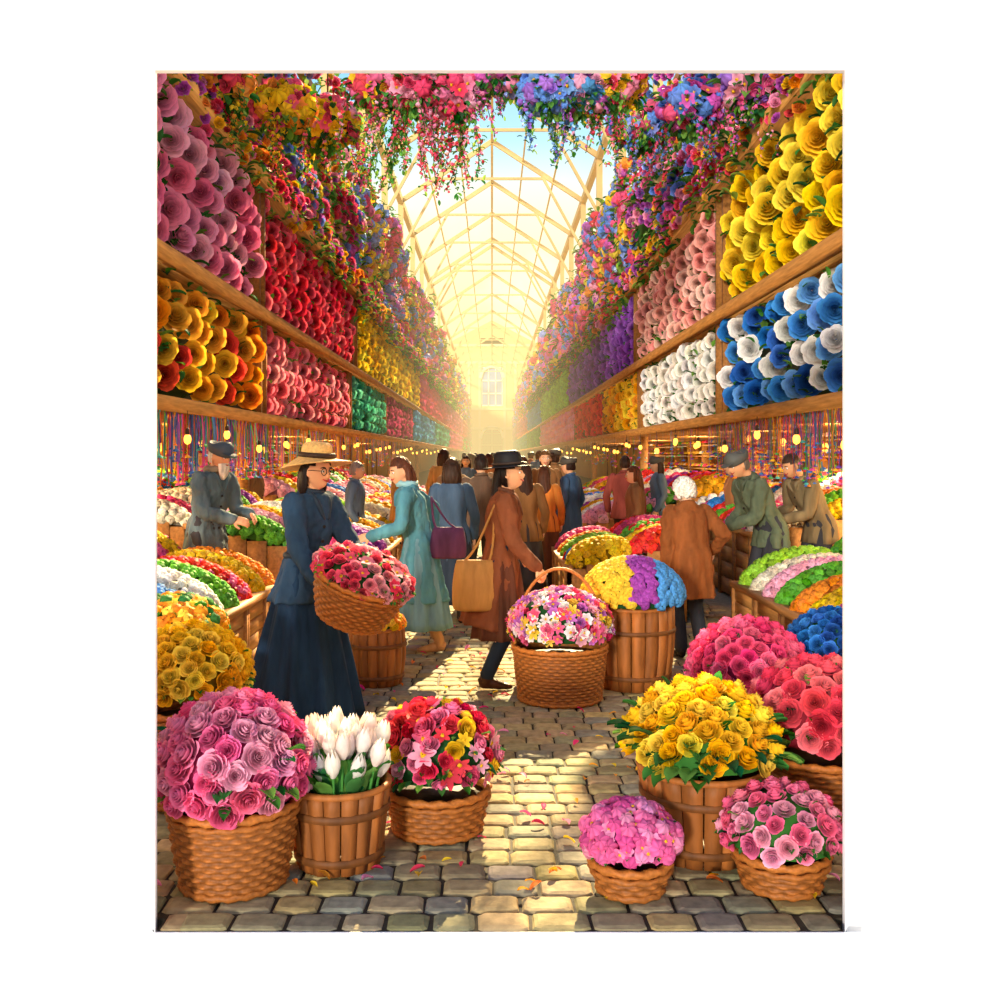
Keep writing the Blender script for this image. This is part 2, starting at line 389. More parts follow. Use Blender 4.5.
dome(mb,(1.01,7.18,.64),(.36,.35,.27),.028,['#fff'],tpl=[PUFF],zmin=-.1,leaves=.3,bycol=tri,dens=1.3);mb.build('striped_flower_barrel',MS)
mb=MB();barrel(mb,-.84,7.25,0,.18,.2,.4,bulge=.02)
dome(mb,(-.84,7.25,.42),(.2,.2,.12),.028,['#f58a2c','#f3c02a'],tpl=[PUFF],zmin=-.05);mb.build('orange_flower_barrel',MS)
# ---------------------------------------------------------------- people
def ik(a,b,l1,l2,hint):
    a=A(a,float);b=A(b,float);d=b-a;D=np.linalg.norm(d);u=d/D
    if D>(l1+l2)*.995: D=(l1+l2)*.995;b=a+u*D
    x=(l1*l1-l2*l2+D*D)/(2*D);h=math.sqrt(max(1e-6,l1*l1-x*x));hp=A(hint,float)-np.dot(hint,u)*u;hp/=np.linalg.norm(hp)+1e-9
    return a+u*x+hp*h,b
def rot(v,ax,an):
    v=A(v,float);ax=A(ax,float);return v*math.cos(an)+np.cross(ax,v)*math.sin(an)+ax*np.dot(ax,v)*(1-math.cos(an))
def hand(mb,w,d,nrm,sgn,curl=.5,seg=8,sub=2):
    d=A(d,float);d/=np.linalg.norm(d);nrm=A(nrm,float);nrm=nrm-np.dot(nrm,d)*d;nrm/=np.linalg.norm(nrm)+1e-9
    lat=np.cross(d,nrm)*sgn
    R=[]
    for t,wd,th in ((-.015,.024,.02),(.01,.028,.018),(.05,.038,.016),(.082,.037,.013),(.09,.03,.009)):
        R.append((*(w+d*t),wd,th))
    loft(mb,R,10,lat,2)
    for k,(o,ln) in enumerate(((.028,.066),(.0095,.076),(-.0095,.07),(-.028,.054))):
        p=w+d*.08+lat*o;dd=d.copy();P=[p-d*.01]
        P.append(p)
        for s_,fr in enumerate((.45,.32,.23)):
            dd=rot(dd,np.cross(d,nrm),curl*(.7,1,.8)[s_]);p=p+dd*ln*fr*1.05;P.append(p)
        tube(mb,P,[.0092,.0092,.0085,.0078,.0068],seg,sub)
    t0=w+d*.022+lat*.028;dd=lat*.75+d*.65+nrm*.35;dd/=np.linalg.norm(dd);t1=t0+dd*.035;d2=d*.9+lat*.25+nrm*.4;d2/=np.linalg.norm(d2)
    tube(mb,[t0-dd*.01,t0,t1,t1+d2*.032],[.013,.0125,.0105,.0085],seg,sub)
def headgeo(mb,fn,nu=32,nv=24):
    V=[]
    G=[((0,1,-.12),.14,.026),((.0,.98,.12),.12,.008),((.36,.88,.06),.17,-.011),((-.36,.88,.06),.17,-.011),((0,.93,-.42),.16,.009),((0,.8,-.72),.2,.012),((.55,.7,-.2),.25,.005),((-.55,.7,-.2),.25,.005),((.3,.9,.24),.16,.006),((-.3,.9,.24),.16,.006)]
    for j in range(nv):
        p=math.pi*(j+.001)/(nv-1+.002);z=math.cos(p);q=math.sin(p)
        for i in range(nu):
            a=2*math.pi*i/nu+math.pi/2;x=q*math.cos(a);y=q*math.sin(a);d=A([x,y,z])
            k=1.0
            if z<0: k=1-.34*(-z)**1.3
            pos=A([x*.074*k,y*.09*(1-.1*(-min(z,0)))+(.012*(-min(z,0))),z*.112])
            for c,sg,am in G:
                c=A(c,float);c/=np.linalg.norm(c);e=np.sum((d-c)**2);pos+=A([x,y,z])*am*math.exp(-e/(sg*sg))
            V.append(pos)
    mb.add(fn(A(V)),grid(nu,nv,True))
    for s in(-1,1):
        V2=MB();ellip(V2,(0,0,0),(.01,.02,.032),(1,1,1),-1,10,8);v=V2.V[0]+A([s*.074,-.008,-.005]);mb.add(fn(v),V2.Q[0])
def person(name,x,y,yaw,H=1.65,rh=None,lh=None,feet=None,lean=0.,hyaw=0,hpitch=0,skin='#dba57e',coat=None,skirt=None,trousers=None,
           hair='#2a1a12',hstyle='short',hat=None,beard=None,glasses=False,detail=1,male=False,shoes='#2a2019',curl=(.5,.5),scarf=None,z0=0.,pn=None,tilt=0,stockings=None):
    s=H/1.65; yr=math.radians(yaw)
    E=bpy.data.objects.new(name,None);E.empty_display_size=.1;sc.collection.objects.link(E)
    E.location=(x,y,z0);E.rotation_euler=(0,0,yr);E.scale=(s,s,s)
    def W2L(p):
        dx,dy,dz=p[0]-x,p[1]-y,p[2]-z0; c,sn=math.cos(yr),math.sin(yr)
        return A([(dx*c+dy*sn),(-dx*sn+dy*c),dz])/s
    wS=1.14 if male else 1.0
    sg={2:(16,3),1:(10,2),0:(8,1)}[detail]
    seg,sub=sg[0],sg[1]
    lf=lean
    pel=A([0,0,.90]);wai=A([0,.25*lf,1.04]);che=A([0,.7*lf,1.23]);sho=A([0,.95*lf,1.36-.1*abs(lf)]);nk=A([0,1.05*lf+.0,1.42-.12*abs(lf)])
    hd=nk+A([0,.03+.25*lf,.125-.03*abs(lf)])
    hy,hp=math.radians(hyaw),math.radians(hpitch)
    Rh=A(Euler((-hp,math.radians(tilt),hy),'XYZ').to_matrix())
    HT=lambda V:(A(V)@Rh.T)+hd
    b=MB()
    loft(b,[(*pel-A([0,0,.06]),.13,.1),(*pel,.165,.115),(*wai,.122*wS,.092),(*che,.152*wS,.11),(*sho,.15*wS,.085),(*(nk-A([0,0,.01])),.062,.055),(*(nk+A([0,.005,.04])),.046,.048),(*(hd-A([0,.01,.05])),.045,.048)],seg,(1,0,0),sub)
    headgeo(b,HT,*( (32,24) if detail==2 else (18,14)))
    ah={}
    for sgn,tgt,key in ((1,rh,'r'),(-1,lh,'l')):
        S=sho+A([sgn*.155*wS,0,-.01])
        w=W2L(tgt) if tgt is not None else A([sgn*.23*wS,.07+lf*.6,.86])
        hint=A([sgn*.5,-.7,-.6])
        el,w=ik(S,w,.285,.25,hint);ah[key]=(S,el,w)
        tube(b,[S,(S+el)/2,el,el*.6+w*.4,w],[.052,.044,.037,.038,.025],seg,sub)
        fd=(w-el)/np.linalg.norm(w-el); nn=A([-sgn*.8,0.1,-.5])
        if pn and pn.get(key) is not None:
            pv=pn[key];c_,s_=math.cos(yr),math.sin(yr);nn=A([pv[0]*c_+pv[1]*s_,-pv[0]*s_+pv[1]*c_,pv[2]])
        hand(b,w,fd,nn,-sgn,curl[0 if key=='r' else 1],8 if detail==2 else 6,2 if detail==2 else 1)
    leg=[]
    if feet is None: feet=((.1,0,0),(-.1,.02,0))
    for sgn,f in ((1,feet[0]),(-1,feet[1])):
        hipj=A([sgn*.088,0,.88]);an=A([f[0],f[1],.085+f[2]])
        kn,an=ik(hipj,an,.42,.41,A([0,1,0]))
        tube(b,[hipj,(hipj+kn)/2,kn,kn*.65+an*.35,an],[.088,.072,.052,.052,.034],seg,sub)
        leg.append((hipj,kn,an))
    bo=b.build('body',[skinm(skin)],parent=E)
    if detail==2:
        m=bo.modifiers.new('fuse','REMESH');m.mode='VOXEL';m.voxel_size=.0055;m.use_smooth_shade=True
    b=MB()
    for (hj,kn,an),f in zip(leg,feet):
        toe=-.05 if f[2]>.02 else 0
        loft(b,[(an[0],an[1]-.055,an[2]-.04,.022,.03),(an[0],an[1]-.03,an[2]-.035,.034,.045),(an[0],an[1]+.03,an[2]-.04,.038,.042),(an[0],an[1]+.1,an[2]-.055+toe,.043,.03),(an[0],an[1]+.16,an[2]-.063+toe,.036,.02),(an[0],an[1]+.185,an[2]-.068+toe,.015,.01)],12,(1,0,0),2)
        tube(b,[an-A([0,0,.03]),an+A([0,0,.03]),an*.8+kn*.2],[.045,.044,.05],12,2)
    b.build('shoes',[cloth(shoes,.4)],parent=E)
    if trousers or stockings:
        b=MB();k=1.0 if trousers else .82
        for hj,kn,an in leg: tube(b,[hj,(hj+kn)/2,kn,kn*.5+an*.5,an+A([0,0,.01])],[.1*k,.088*k,.07*k,.066*k,.062*k],seg,sub)
        loft(b,[(0,0,.80,.11,.1),(0,0,.9,.175,.125),(*wai,.14*wS,.105)],seg,(1,0,0),sub)
        b.build('trousers',[cloth(trousers or stockings)],parent=E)
    if skirt:
        b=MB();h=skirt; zt=h.get('top',1.02);sh=A(h.get('shift',(0,0,0)),float)
        R=[(0,.2*lf,zt,.13*wS,.1),(0,.1*lf,.9,.18,.13)]
        R+=[(sh[0]*.4,sh[1]*.4,.9-(.9-h['hem'])*.45,.18+(h['rx']-.18)*.5,.13+(h['ry']-.13)*.5),(sh[0],sh[1],h['hem'],h['rx'],h['ry'])]
        loft(b,R,96 if detail==2 else 28,(1,0,0),6 if detail==2 else 3,fold=(h.get('amp',.07),h.get('k',9),1.0))
        b.build('skirt',[cloth(h['c'])],parent=E)
    if coat:
        b=MB();c=coat; rx,ry=c.get('rx',.19),c.get('ry',.14);hem=c.get('hem',.8);sh=A(c.get('shift',(0,0,0)),float);L_=c.get('loose',1.0)
        R=[(sh[0],sh[1],hem,rx,ry)]
        if hem<.7: R.append((sh[0]*.5,sh[1]*.5,(hem+.88)/2,(rx+.18)/2,(ry+.14)/2))
        R+=[(*(pel+A([0,0,.02])),.182*L_,.135*L_),(*wai,.142*wS*L_,.115*L_),(*che,.172*wS,.132),(*(sho-A([0,0,.01])),.168*wS,.105),(*(sho+A([0,0,.045])),.11,.085),(*(nk+A([0,0,.01])),.068,.062)]
        loft(b,R[::-1],seg*3,(1,0,0),sub+1,fold=(.07 if hem<.8 else .02,7,.6))
        for key in 'rl':
            S,el,w=ah[key];sl=c.get('slv',1.0);ws=el+(w-el)*(.97 if sl==1 else sl)
            wd=c.get('sw',1.0)
            tube(b,[S-A([0,0,.0]),(S+el)/2,el,el*.5+ws*.5,ws],[.072,.062*wd,.054*wd,.05*wd,.044*wd],seg,sub)
        co=b.build('coat',[cloth(c['c'],c.get('rough',.85))],parent=E)
        if detail==2:
            m=co.modifiers.new('fuse','REMESH');m.mode='VOXEL';m.voxel_size=.010;m.use_smooth_shade=True
            m=co.modifiers.new('s','SMOOTH');m.factor=.5;m.iterations=3
            tx=bpy.data.textures.new('folds','CLOUDS');tx.noise_scale=.09
            m=co.modifiers.new('folds','DISPLACE');m.texture=tx;m.strength=.035;m.mid_level=.5
        b=MB()
        dk=L(c.get('trim',c['c']))*1.0
        torus(b,nk+A([0,-.004,.012]),.062,.017,20,8,dk,Rm=A(Euler((math.radians(-14),0,0)).to_matrix()))
        for sgn in (1,-1):
            tube(b,[nk+A([sgn*.06,.02,.0]),nk+A([sgn*.055,.085,-.06]),che+A([sgn*.02,.135,.02])],[.018,.02,.01],8,3,dk)
        if c.get('belt'): torus(b,wai+A([0,0,-.02]),.13*L_*wS,.022,32,8,L(c['belt']),sx=1.08,sy=.9)
        for q in range(4):
            zz=che[2]-.03-q*.09; yy=.7*lf+.128-(.012*q)
            ellip(b,(.012,yy,zz),(.012,.008,.012),L(c.get('btn','#1c1410')),-1,8,6)
        b.build('collar_and_buttons',[PAINT],parent=E)
    b=MB()
    for sgn in(-1,1):
        e=MB();ellip(e,(sgn*.028,.080,.008),(.0125,.009,.0085),'#f2ece4',-1,10,8);ellip(e,(sgn*.028,.0865,.008),(.0062,.0045,.0062),'#2a1810',-1,8,6)
        tube(e,[(sgn*.014,.093,.028),(sgn*.03,.092,.033),(sgn*.046,.08,.027)],[.0025,.0035,.002],6,2,L(hair)*.8)
        if glasses:
            torus(e,(sgn*.03,.096,.006),.021,.0026,20,6,'#151515',Rm=[[1,0,0],[0,0,1],[0,1,0]])
            tube(e,[(sgn*.05,.094,.01),(sgn*.075,.05,.012),(sgn*.078,0,.008)],[.002]*3,6,2,'#151515')
        e.xf(HT)
        V=np.concatenate(e.V);b.add(V,np.concatenate(e.Q),np.concatenate(e.T) if e.T else None,np.concatenate(e.C))
    e=MB();tube(e,[(-.024,.082,-.041),(-.01,.094,-.05),(.01,.094,-.05),(.024,.082,-.041)],[.003,.0055,.0055,.003],8,3,'#b8413c')
    e.xf(HT);b.add(np.concatenate(e.V),np.concatenate(e.Q),np.concatenate(e.T),np.concatenate(e.C))
    b.build('face',[PAINT],parent=E)
    b=MB();nu,nv=28,18;V=[]
    for j in range(nv):
        p=math.pi*(j+.01)/(nv-1+.02);z=math.cos(p);q=math.sin(p)
        for i in range(nu):
            a=2*math.pi*i/nu;xx=q*math.cos(a);yy=q*math.sin(a)
            k=1.12+.02*math.sin(a*7+z*5)
            V.append((xx*.076*k,yy*.092*k-.006,z*.113*k+.004))
    V=A(V);Q=grid(nu,nv,True);cn=V[Q].mean(1)
    front=(cn[:,1]>.0)&(cn[:,2]<.05+.3*(cn[:,1]-.06))
    front|=(cn[:,1]>.0)&(cn[:,2]<.03)
    low=cn[:,2]<(-.06 if hstyle in('short','curly') else -.085)
    if hstyle=='short': front|=(cn[:,1]>-.01)&(cn[:,2]<0.0)
    b.add(HT(V),Q[~(front|low)])
    e=MB()
    if hstyle=='long': loft(e,[(0,-.05,.07,.07,.045),(0,-.075,0,.085,.045),(0,-.095,-.1,.09,.045),(.01,-.11,-.22,.085,.04),(.0,-.12,-.34,.05,.025),(0,-.125,-.4,.012,.01)],18,(1,0,0),3,fold=(.08,6,0))
    if hstyle=='bob':
        for sgn in(-1,1): loft(e,[(sgn*.05,-.03,.06,.04,.045),(sgn*.075,-.035,-.02,.024,.036),(sgn*.08,-.035,-.1,.024,.034),(sgn*.075,-.03,-.16,.012,.02)],12,(1,0,0),3)
        loft(e,[(0,-.05,.05,.07,.05),(0,-.075,-.03,.085,.045),(0,-.075,-.12,.08,.04),(0,-.07,-.18,.05,.02)],16,(1,0,0),3)
    if hstyle=='bun': ellip(e,(0,-.115,.03),(.045,.04,.045),(1,1,1),-1,14,10);loft(e,[(0,-.06,.02,.07,.04),(0,-.07,-.06,.06,.03),(0,-.06,-.1,.03,.02)],12,(1,0,0),2)
    if hstyle=='curly':
        n=110;i=np.arange(n);z=1-1.5*(i+.5)/n;q=np.sqrt(1-z*z);a=i*2.4
        D=np.stack([q*np.cos(a),q*np.sin(a),z],1);D=D[~((D[:,1]>.35)&(D[:,2]<.4))]
        e.scatter(PUFF,D*A([.088,.105,.122]),frames(D,True,.3),.024,np.ones((len(D),3)))
    if e.V: e.xf(HT);b.add(np.concatenate(e.V),np.concatenate(e.Q),np.concatenate(e.T) if e.T else None)
    if beard:
        e=MB();loft(e,[(0,.055,-.045,.055,.04),(0,.065,-.085,.055,.04),(0,.07,-.13,.045,.032),(0,.065,-.18,.02,.018)],14,(1,0,0),3,fold=(.1,5,0));e.xf(HT)
        b2=MB();b2.add(np.concatenate(e.V),np.concatenate(e.Q),np.concatenate(e.T));b2.build('beard',[hairm(beard)],parent=E)
    b.build('hair',[hairm(hair)],parent=E)
    if hat:
        kind,hc,rc=hat;e=MB()
        if kind=='sun':
            loft(e,[(0,-.01,.055,.215,.215),(0,-.01,.062,.215,.215),(0,-.01,.085,.12,.125),(0,-.01,.095,.092,.108),(0,-.01,.12,.09,.105),(0,-.01,.165,.082,.096),(0,-.01,.183,.05,.06),(0,-.01,.187,.01,.01)],40,(1,0,0),2,col=L(hc))
            torus(e,(0,-.01,.102),.1,.018,36,8,L(rc),sx=.94,sy=1.09)
            V=e.V[0];r=np.hypot(V[:,0],V[:,1]);a=np.arctan2(V[:,1],V[:,0]);V[:,2]-=np.clip(r-.12,0,1)*(.2+.45*np.sin(a+math.pi))
        elif kind=='fedora':
            loft(e,[(0,-.01,.05,.17,.18),(0,-.01,.056,.17,.18),(0,-.01,.062,.1,.115),(0,-.01,.075,.09,.108),(0,-.01,.13,.086,.1),(0,-.01,.165,.07,.085),(0,-.01,.175,.03,.05),(0,-.01,.172,.005,.01)],36,(1,0,0),2,col=L(hc))
            torus(e,(0,-.01,.078),.1,.01,36,8,L(rc),sx=.93,sy=1.1)
        elif kind=='cap':
            loft(e,[(0,-.01,.03,.088,.108),(0,-.005,.055,.098,.12),(0,0,.085,.1,.125),(0,.005,.11,.085,.105),(0,.0,.125,.04,.05),(0,0,.127,.005,.005)],28,(1,0,0),2,col=L(hc))
            loft(e,[(0,.06,.052,.07,.014),(0,.12,.045,.066,.01),(0,.155,.034,.045,.006),(0,.165,.03,.01,.003)],16,(1,0,0),3,col=L(hc)*.8)
        e.xf(HT);b=MB();b.V,b.Q,b.T,b.C,b.MQ,b.MT,b.n=e.V,e.Q,e.T,e.C,e.MQ,e.MT,e.n
        b.build('hat',[PAINT if kind!='sun' else WICK],parent=E)
    if scarf:
        b=MB();torus(b,nk+A([0,.0,.02]),.068,.028,24,8,L(scarf),twist=5);b.build('scarf',[PAINT],parent=E)
    return E,ah,W2L
def bag(E,W2L,c,w,h,t,col,strap=None,name='bag'):
    b=MB();p=W2L(c)
    loft(b,[(p[0],p[1],p[2]-h/2,t*.6,w*.75),(p[0],p[1],p[2]-h*.42,t,w*.98),(p[0],p[1],p[2],t*1.05,w),(p[0],p[1],p[2]+h*.35,t*.7,w*.9),(p[0],p[1],p[2]+h/2,t*.25,w*.8)],24,(1,0,0),3,col=L(col))
    if strap is not None:
        q=W2L(strap)
        for sgn in(-1,1): tube(b,[p+A([0,sgn*w*.6,h*.4]),p*.5+q*.5+A([0,sgn*w*.35,0]),q],[.01,.01,.01],6,3,L(col)*.75)
    b.build(name,[cloth(col,.6)],parent=E)
Ea,ah,w2=person('woman_carrying_flower_basket',-1.17,6.28,-122,1.66,rh=(-1.03,5.93,.90),lh=(-.70,6.17,.83),lean=.05,hpitch=4,hyaw=-6,tilt=0,
  skin='#e2a67c',coat=dict(c='#2a425c',hem=.74,rx=.25,ry=.20,belt='#16242f',sw=1.15,trim='#1c2f42'),skirt=dict(c='#1c3450',hem=.02,rx=.36,ry=.36,amp=.10,k=11,shift=(0,-.03,0)),
  hair='#20130d',hstyle='bob',hat=('sun','#e6b56c','#3a2416'),glasses=True,detail=2,curl=(.65,.6),pn=dict(r=(.6,.5,.1),l=(-.6,-.2,.5)))
mb=MB();wicker(mb,0,0,-.16,.19,.27,.27,'#b06a2a');dome(mb,(0,0,.13),(.30,.27,.15),.036,['#f45c7c','#fd98ac','#e84868','#ffbcc8'],tpl=[ROSE,ROSE,DAISY],zmin=-.15,leaves=1.1,dens=.9)
mb.build('carried_rose_basket',MS,matrix=Matrix.Translation((-.80,5.93,.82))@Euler((math.radians(12),math.radians(20),0)).to_matrix().to_4x4())
Eb,ah,w2=person('woman_reaching_for_flowers',-.60,8.3,92,1.63,lh=(-.98,8.05,1.0),rh=(-.50,8.58,.95),lean=.1,hpitch=12,hyaw=28,feet=((.07,-.16,.0),(-.06,.2,0)),
  skin='#dca078',coat=dict(c='#548c98',hem=.45,rx=.22,ry=.24,sw=1.1,trim='#44788a'),skirt=dict(c='#6f98a4',hem=.22,rx=.22,ry=.26,amp=.08,k=8),hair='#5a3220',hstyle='bob',detail=2,shoes='#c99a6a',scarf='#8fbcc0')
bag(Eb,w2,(-.36,8.2,.93),.15,.26,.06,'#6a3c5e',(-.5,8.25,1.3),'shoulder_bag')
Ec,ah,w2=person('woman_in_black_hat',.06,7.12,-90,1.62,rh=(.31,6.93,.87),lh=(.22,7.3,.93),lean=.03,hpitch=-4,hyaw=-14,feet=((.08,-.10,.0),(-.07,.17,0)),
  skin='#e2a67c',coat=dict(c='#80482c',hem=.44,rx=.2,ry=.24,shift=(0,-.06,0),trim='#603620',sw=1.05),skirt=dict(c='#5c3626',top=1.0,hem=.36,rx=.19,ry=.2,amp=.1),stockings='#26303e',hair='#1e120c',hstyle='long',
  hat=('fedora','#17171b','#3a2a22'),detail=2,shoes='#4a2e1c',curl=(1.1,.5),pn=dict(r=(0,.4,-.8)))
bag(Ec,w2,(-.12,6.98,.74),.16,.36,.08,'#c48c48',(.02,7.0,1.3),'tote_bag')
Ed,ah,w2=person('elderly_woman_in_brown_coat',1.63,8.15,15,1.46,rh=(1.84,8.35,.85),lh=(1.42,8.2,.70),lean=.1,hpitch=8,hyaw=25,
  skin='#e0b292',coat=dict(c='#8a4e26',hem=.56,rx=.22,ry=.18,loose=1.08,sw=1.15,trim='#7f4a20'),trousers='#3a3d44',hair='#f3ecdd',hstyle='curly',detail=2,male=True,shoes='#2a2220')
bag(Ed,w2,(1.39,8.15,.44),.1,.42,.07,'#2f66b0',(1.42,8.2,.72),'blue_bag')
Ee,ah,w2=person('bearded_flower_seller',-2.62,9.15,-118,1.76,rh=(-2.3,8.88,1.08),lh=(-2.2,9.1,1.1),lean=.1,hpitch=12,skin='#dca078',male=True,
  coat=dict(c='#5a6c74',hem=.74,rx=.2,ry=.16,trim='#455a62',sw=1.15),trousers='#3a3a40',hair='#d8d2c4',hstyle='short',beard='#ece6da',hat=('cap','#465462','#222222'),detail=2,scarf='#8a7a66')
Ef,ah,w2=person('flower_seller_in_cap',2.68,9.6,110,1.70,rh=(2.3,9.7,.98),lh=(2.25,9.45,.98),lean=.25,hpitch=20,skin='#d89c70',male=True,
  coat=dict(c='#5c6650',hem=.74,rx=.2,ry=.16,trim='#454c3a',sw=1.15),trousers='#3a3a40',hair='#77695c',hstyle='short',hat=('cap','#565650','#222222'),detail=2)
Eg,ah,w2=person('flower_seller_leaning',3.35,10.2,112,1.68,rh=(2.9,10.3,1.0),lh=(2.9,10.0,1.0),lean=.25,hpitch=20,skin='#d4986c',male=True,
  coat=dict(c='#7c6a4c',hem=.74,rx=.2,ry=.16,sw=1.15),trousers='#3a3a40',hair='#3f2d21',hstyle='short',detail=1)
crowd=[(-.40,9.9,0,1.6,'#465a70','#2b3440','bob','#3a261a'),(-.12,11.2,10,1.64,'#6a5240','#33291f','short','#2a1d16'),(.66,12.6,-8,1.5,'#c47830','#5a3a22','long','#4a2814'),
(1.05,13.4,60,1.6,'#3c5878','#2a2f38','short','#2a1a12'),(1.75,12.2,80,1.5,'#855a38','#3a2a20','long','#6a3a1c'),(1.9,14.3,-20,1.62,'#9a4a3f','#3a2a20','short','#3a261a'),
(-1.25,13.6,-80,1.6,'#9a7044','#3d3024','bun','#3a2014'),(-1.7,12.4,-90,1.55,'#64788a','#2e3138','short','#8a8078'),(3.1,12.8,90,1.6,'#a46a40','#3d3024','bob','#5a3018'),
(.15,12.9,170,1.66,'#8a6848','#3a2a20','short','#3a261a'),(.35,10.9,5,1.56,'#8a6038','#3f3a3a','long','#3a2014'),(-.55,14.,0,1.6,'#9f7a54','#4a3a2a','bob','#3a261a'),
(-3.3,13.9,-90,1.62,'#8a6a50','#3d3024','short','#3a261a'),(2.5,15.0,90,1.6,'#5f7488','#3d3024','bob','#3a261a'),(3.9,13.0,90,1.64,'#9a7044','#3d3024','short','#4a2a1a')]
for k in range(34):
    crowd.append((rng.uniform(-1.15,1.2),14.2+k*.85,rng.choice([0,180,20,-30,160]),rng.uniform(1.55,1.74),random.choice(['#a47c4c','#84603c','#b47a4a','#6a6a66','#ba9058','#8c6038','#5f7488','#9a5a44']),random.choice(['#5a4a36','#4a443a','#6a5642']),random.choice(['short','bob','long','bun']),random.choice(['#3a261a','#4a2a1a','#6a4828'])))
for k,(x,y,yw,H,c1,c2,hs,hc) in enumerate(crowd):
    d=1 if y<15 else 0
    sk=hs in('long','bob') and k%2==0
    person('shopper',x,y,yw,H,coat=dict(c=c1,hem=.5 if k%3==0 else .76,rx=.21,ry=.17),trousers=None if sk else c2,skirt=dict(c=c2,hem=.2,rx=.24,ry=.24) if sk else None,
      hair=hc,hstyle=hs,detail=d,male=hs=='short',hat=(('cap','#4a463e','#222222') if (k%5==3) else None),feet=((.1,-.1,0),(-.1,.14,0)))
# ---------------------------------------------------------------- floor
WX0,WX1,WZ0,WZ1,YF,YW=-1.1725,1.2285,-.009,2.99,3.481,3.55
mb=MB();yy=3.485;row=0
bx=[];
while yy<34:
    dp=.142 if yy<16 else .2
    w0=.185 if yy<16 else .25
    xx=-2.3+(row%2)*w0/2
    while xx<2.4:
        w=w0*rng.uniform(.84,1.16)
        if not(yy<3.6 and (xx<WX0+.003 or xx+w>WX1-.003)): bx.append((xx+w/2,yy+dp/2,w/2-.005,dp/2-.005))
        xx+=w
    yy+=dp;row+=1
for x0,x1 in ((WX0+.001,-1.04),(1.10,WX1-.001)): bx.append(((x0+x1)/2,3.485+.071,(x1-x0)/2-.004,.065))
bx=A(bx);N=len(bx)
z=rng.uniform(-.005,.0,N)
def ring(ix,zz):
    o=[]
    for sx,sy in ((-1,-1),(1,-1),(1,1),(-1,1)):
        for cx_,cy_ in (((1-.22),1),(1,(1-.22))) if sx*sy<0 else ((1,(1-.22)),((1-.22),1)):
            o.append(np.stack([bx[:,0]+sx*(bx[:,2]-ix)*cx_,bx[:,1]+sy*(bx[:,3]-ix)*cy_,z+zz],1))
    return o
V=np.stack(ring(.022,0)+ring(.007,-.005)+ring(0,-.014)+ring(0,-.05),1)
V[:,:24,:2]+=rng.normal(0,.0018,(N,24,2))
q0=[(0,1,2,3),(0,3,4,7),(4,5,6,7)]
for k in range(3): q0+=[(8*(k+1)+i,8*(k+1)+(i+1)%8,8*k+(i+1)%8,8*k+i) for i in range(8)]
Q=A(q0)[None]+(np.arange(N)*32)[:,None,None]
cc=pick(['#a6946c','#9a8a68','#b29c6c','#888270','#9e8e68','#8e8668'],N,jit=.13)
mb.add(V.reshape(-1,3),Q.reshape(-1,4),None,np.repeat(cc,32,0),0)
mb.box(-7.2,7.2,3.6,141,-.35,-.018,'#3f392e',0)
mb.box(WX0,WX1,3.4835,3.6,-.1,-.014,'#3f392e',0)
mb.box(-7.2,-2.3,3.6,141,-.015,-.004,'#a09070',0);mb.box(2.4,7.2,3.6,141,-.015,-.004,'#a09070',0)
mb.box(-2.3,2.4,34,141,-.015,-.004,'#b0a078',0)
mb.build('floor',[STONE],smooth=False)
mb=MB();n=320
P=np.stack([rng.uniform(-1.3,1.4,n),3.72+rng.random(n)**1.2*6,np.full(n,.008)],1)
mb.scatter(LEAF,P,frames(np.tile([0,0,1.],(n,1)),True,.2),rng.uniform(.03,.07,n),pick(['#f03a7c','#f8a82a','#e8782a','#f792b8','#f8cc2a','#d83a5a'],n),0)
mb.build('fallen_petals',[FLORA])
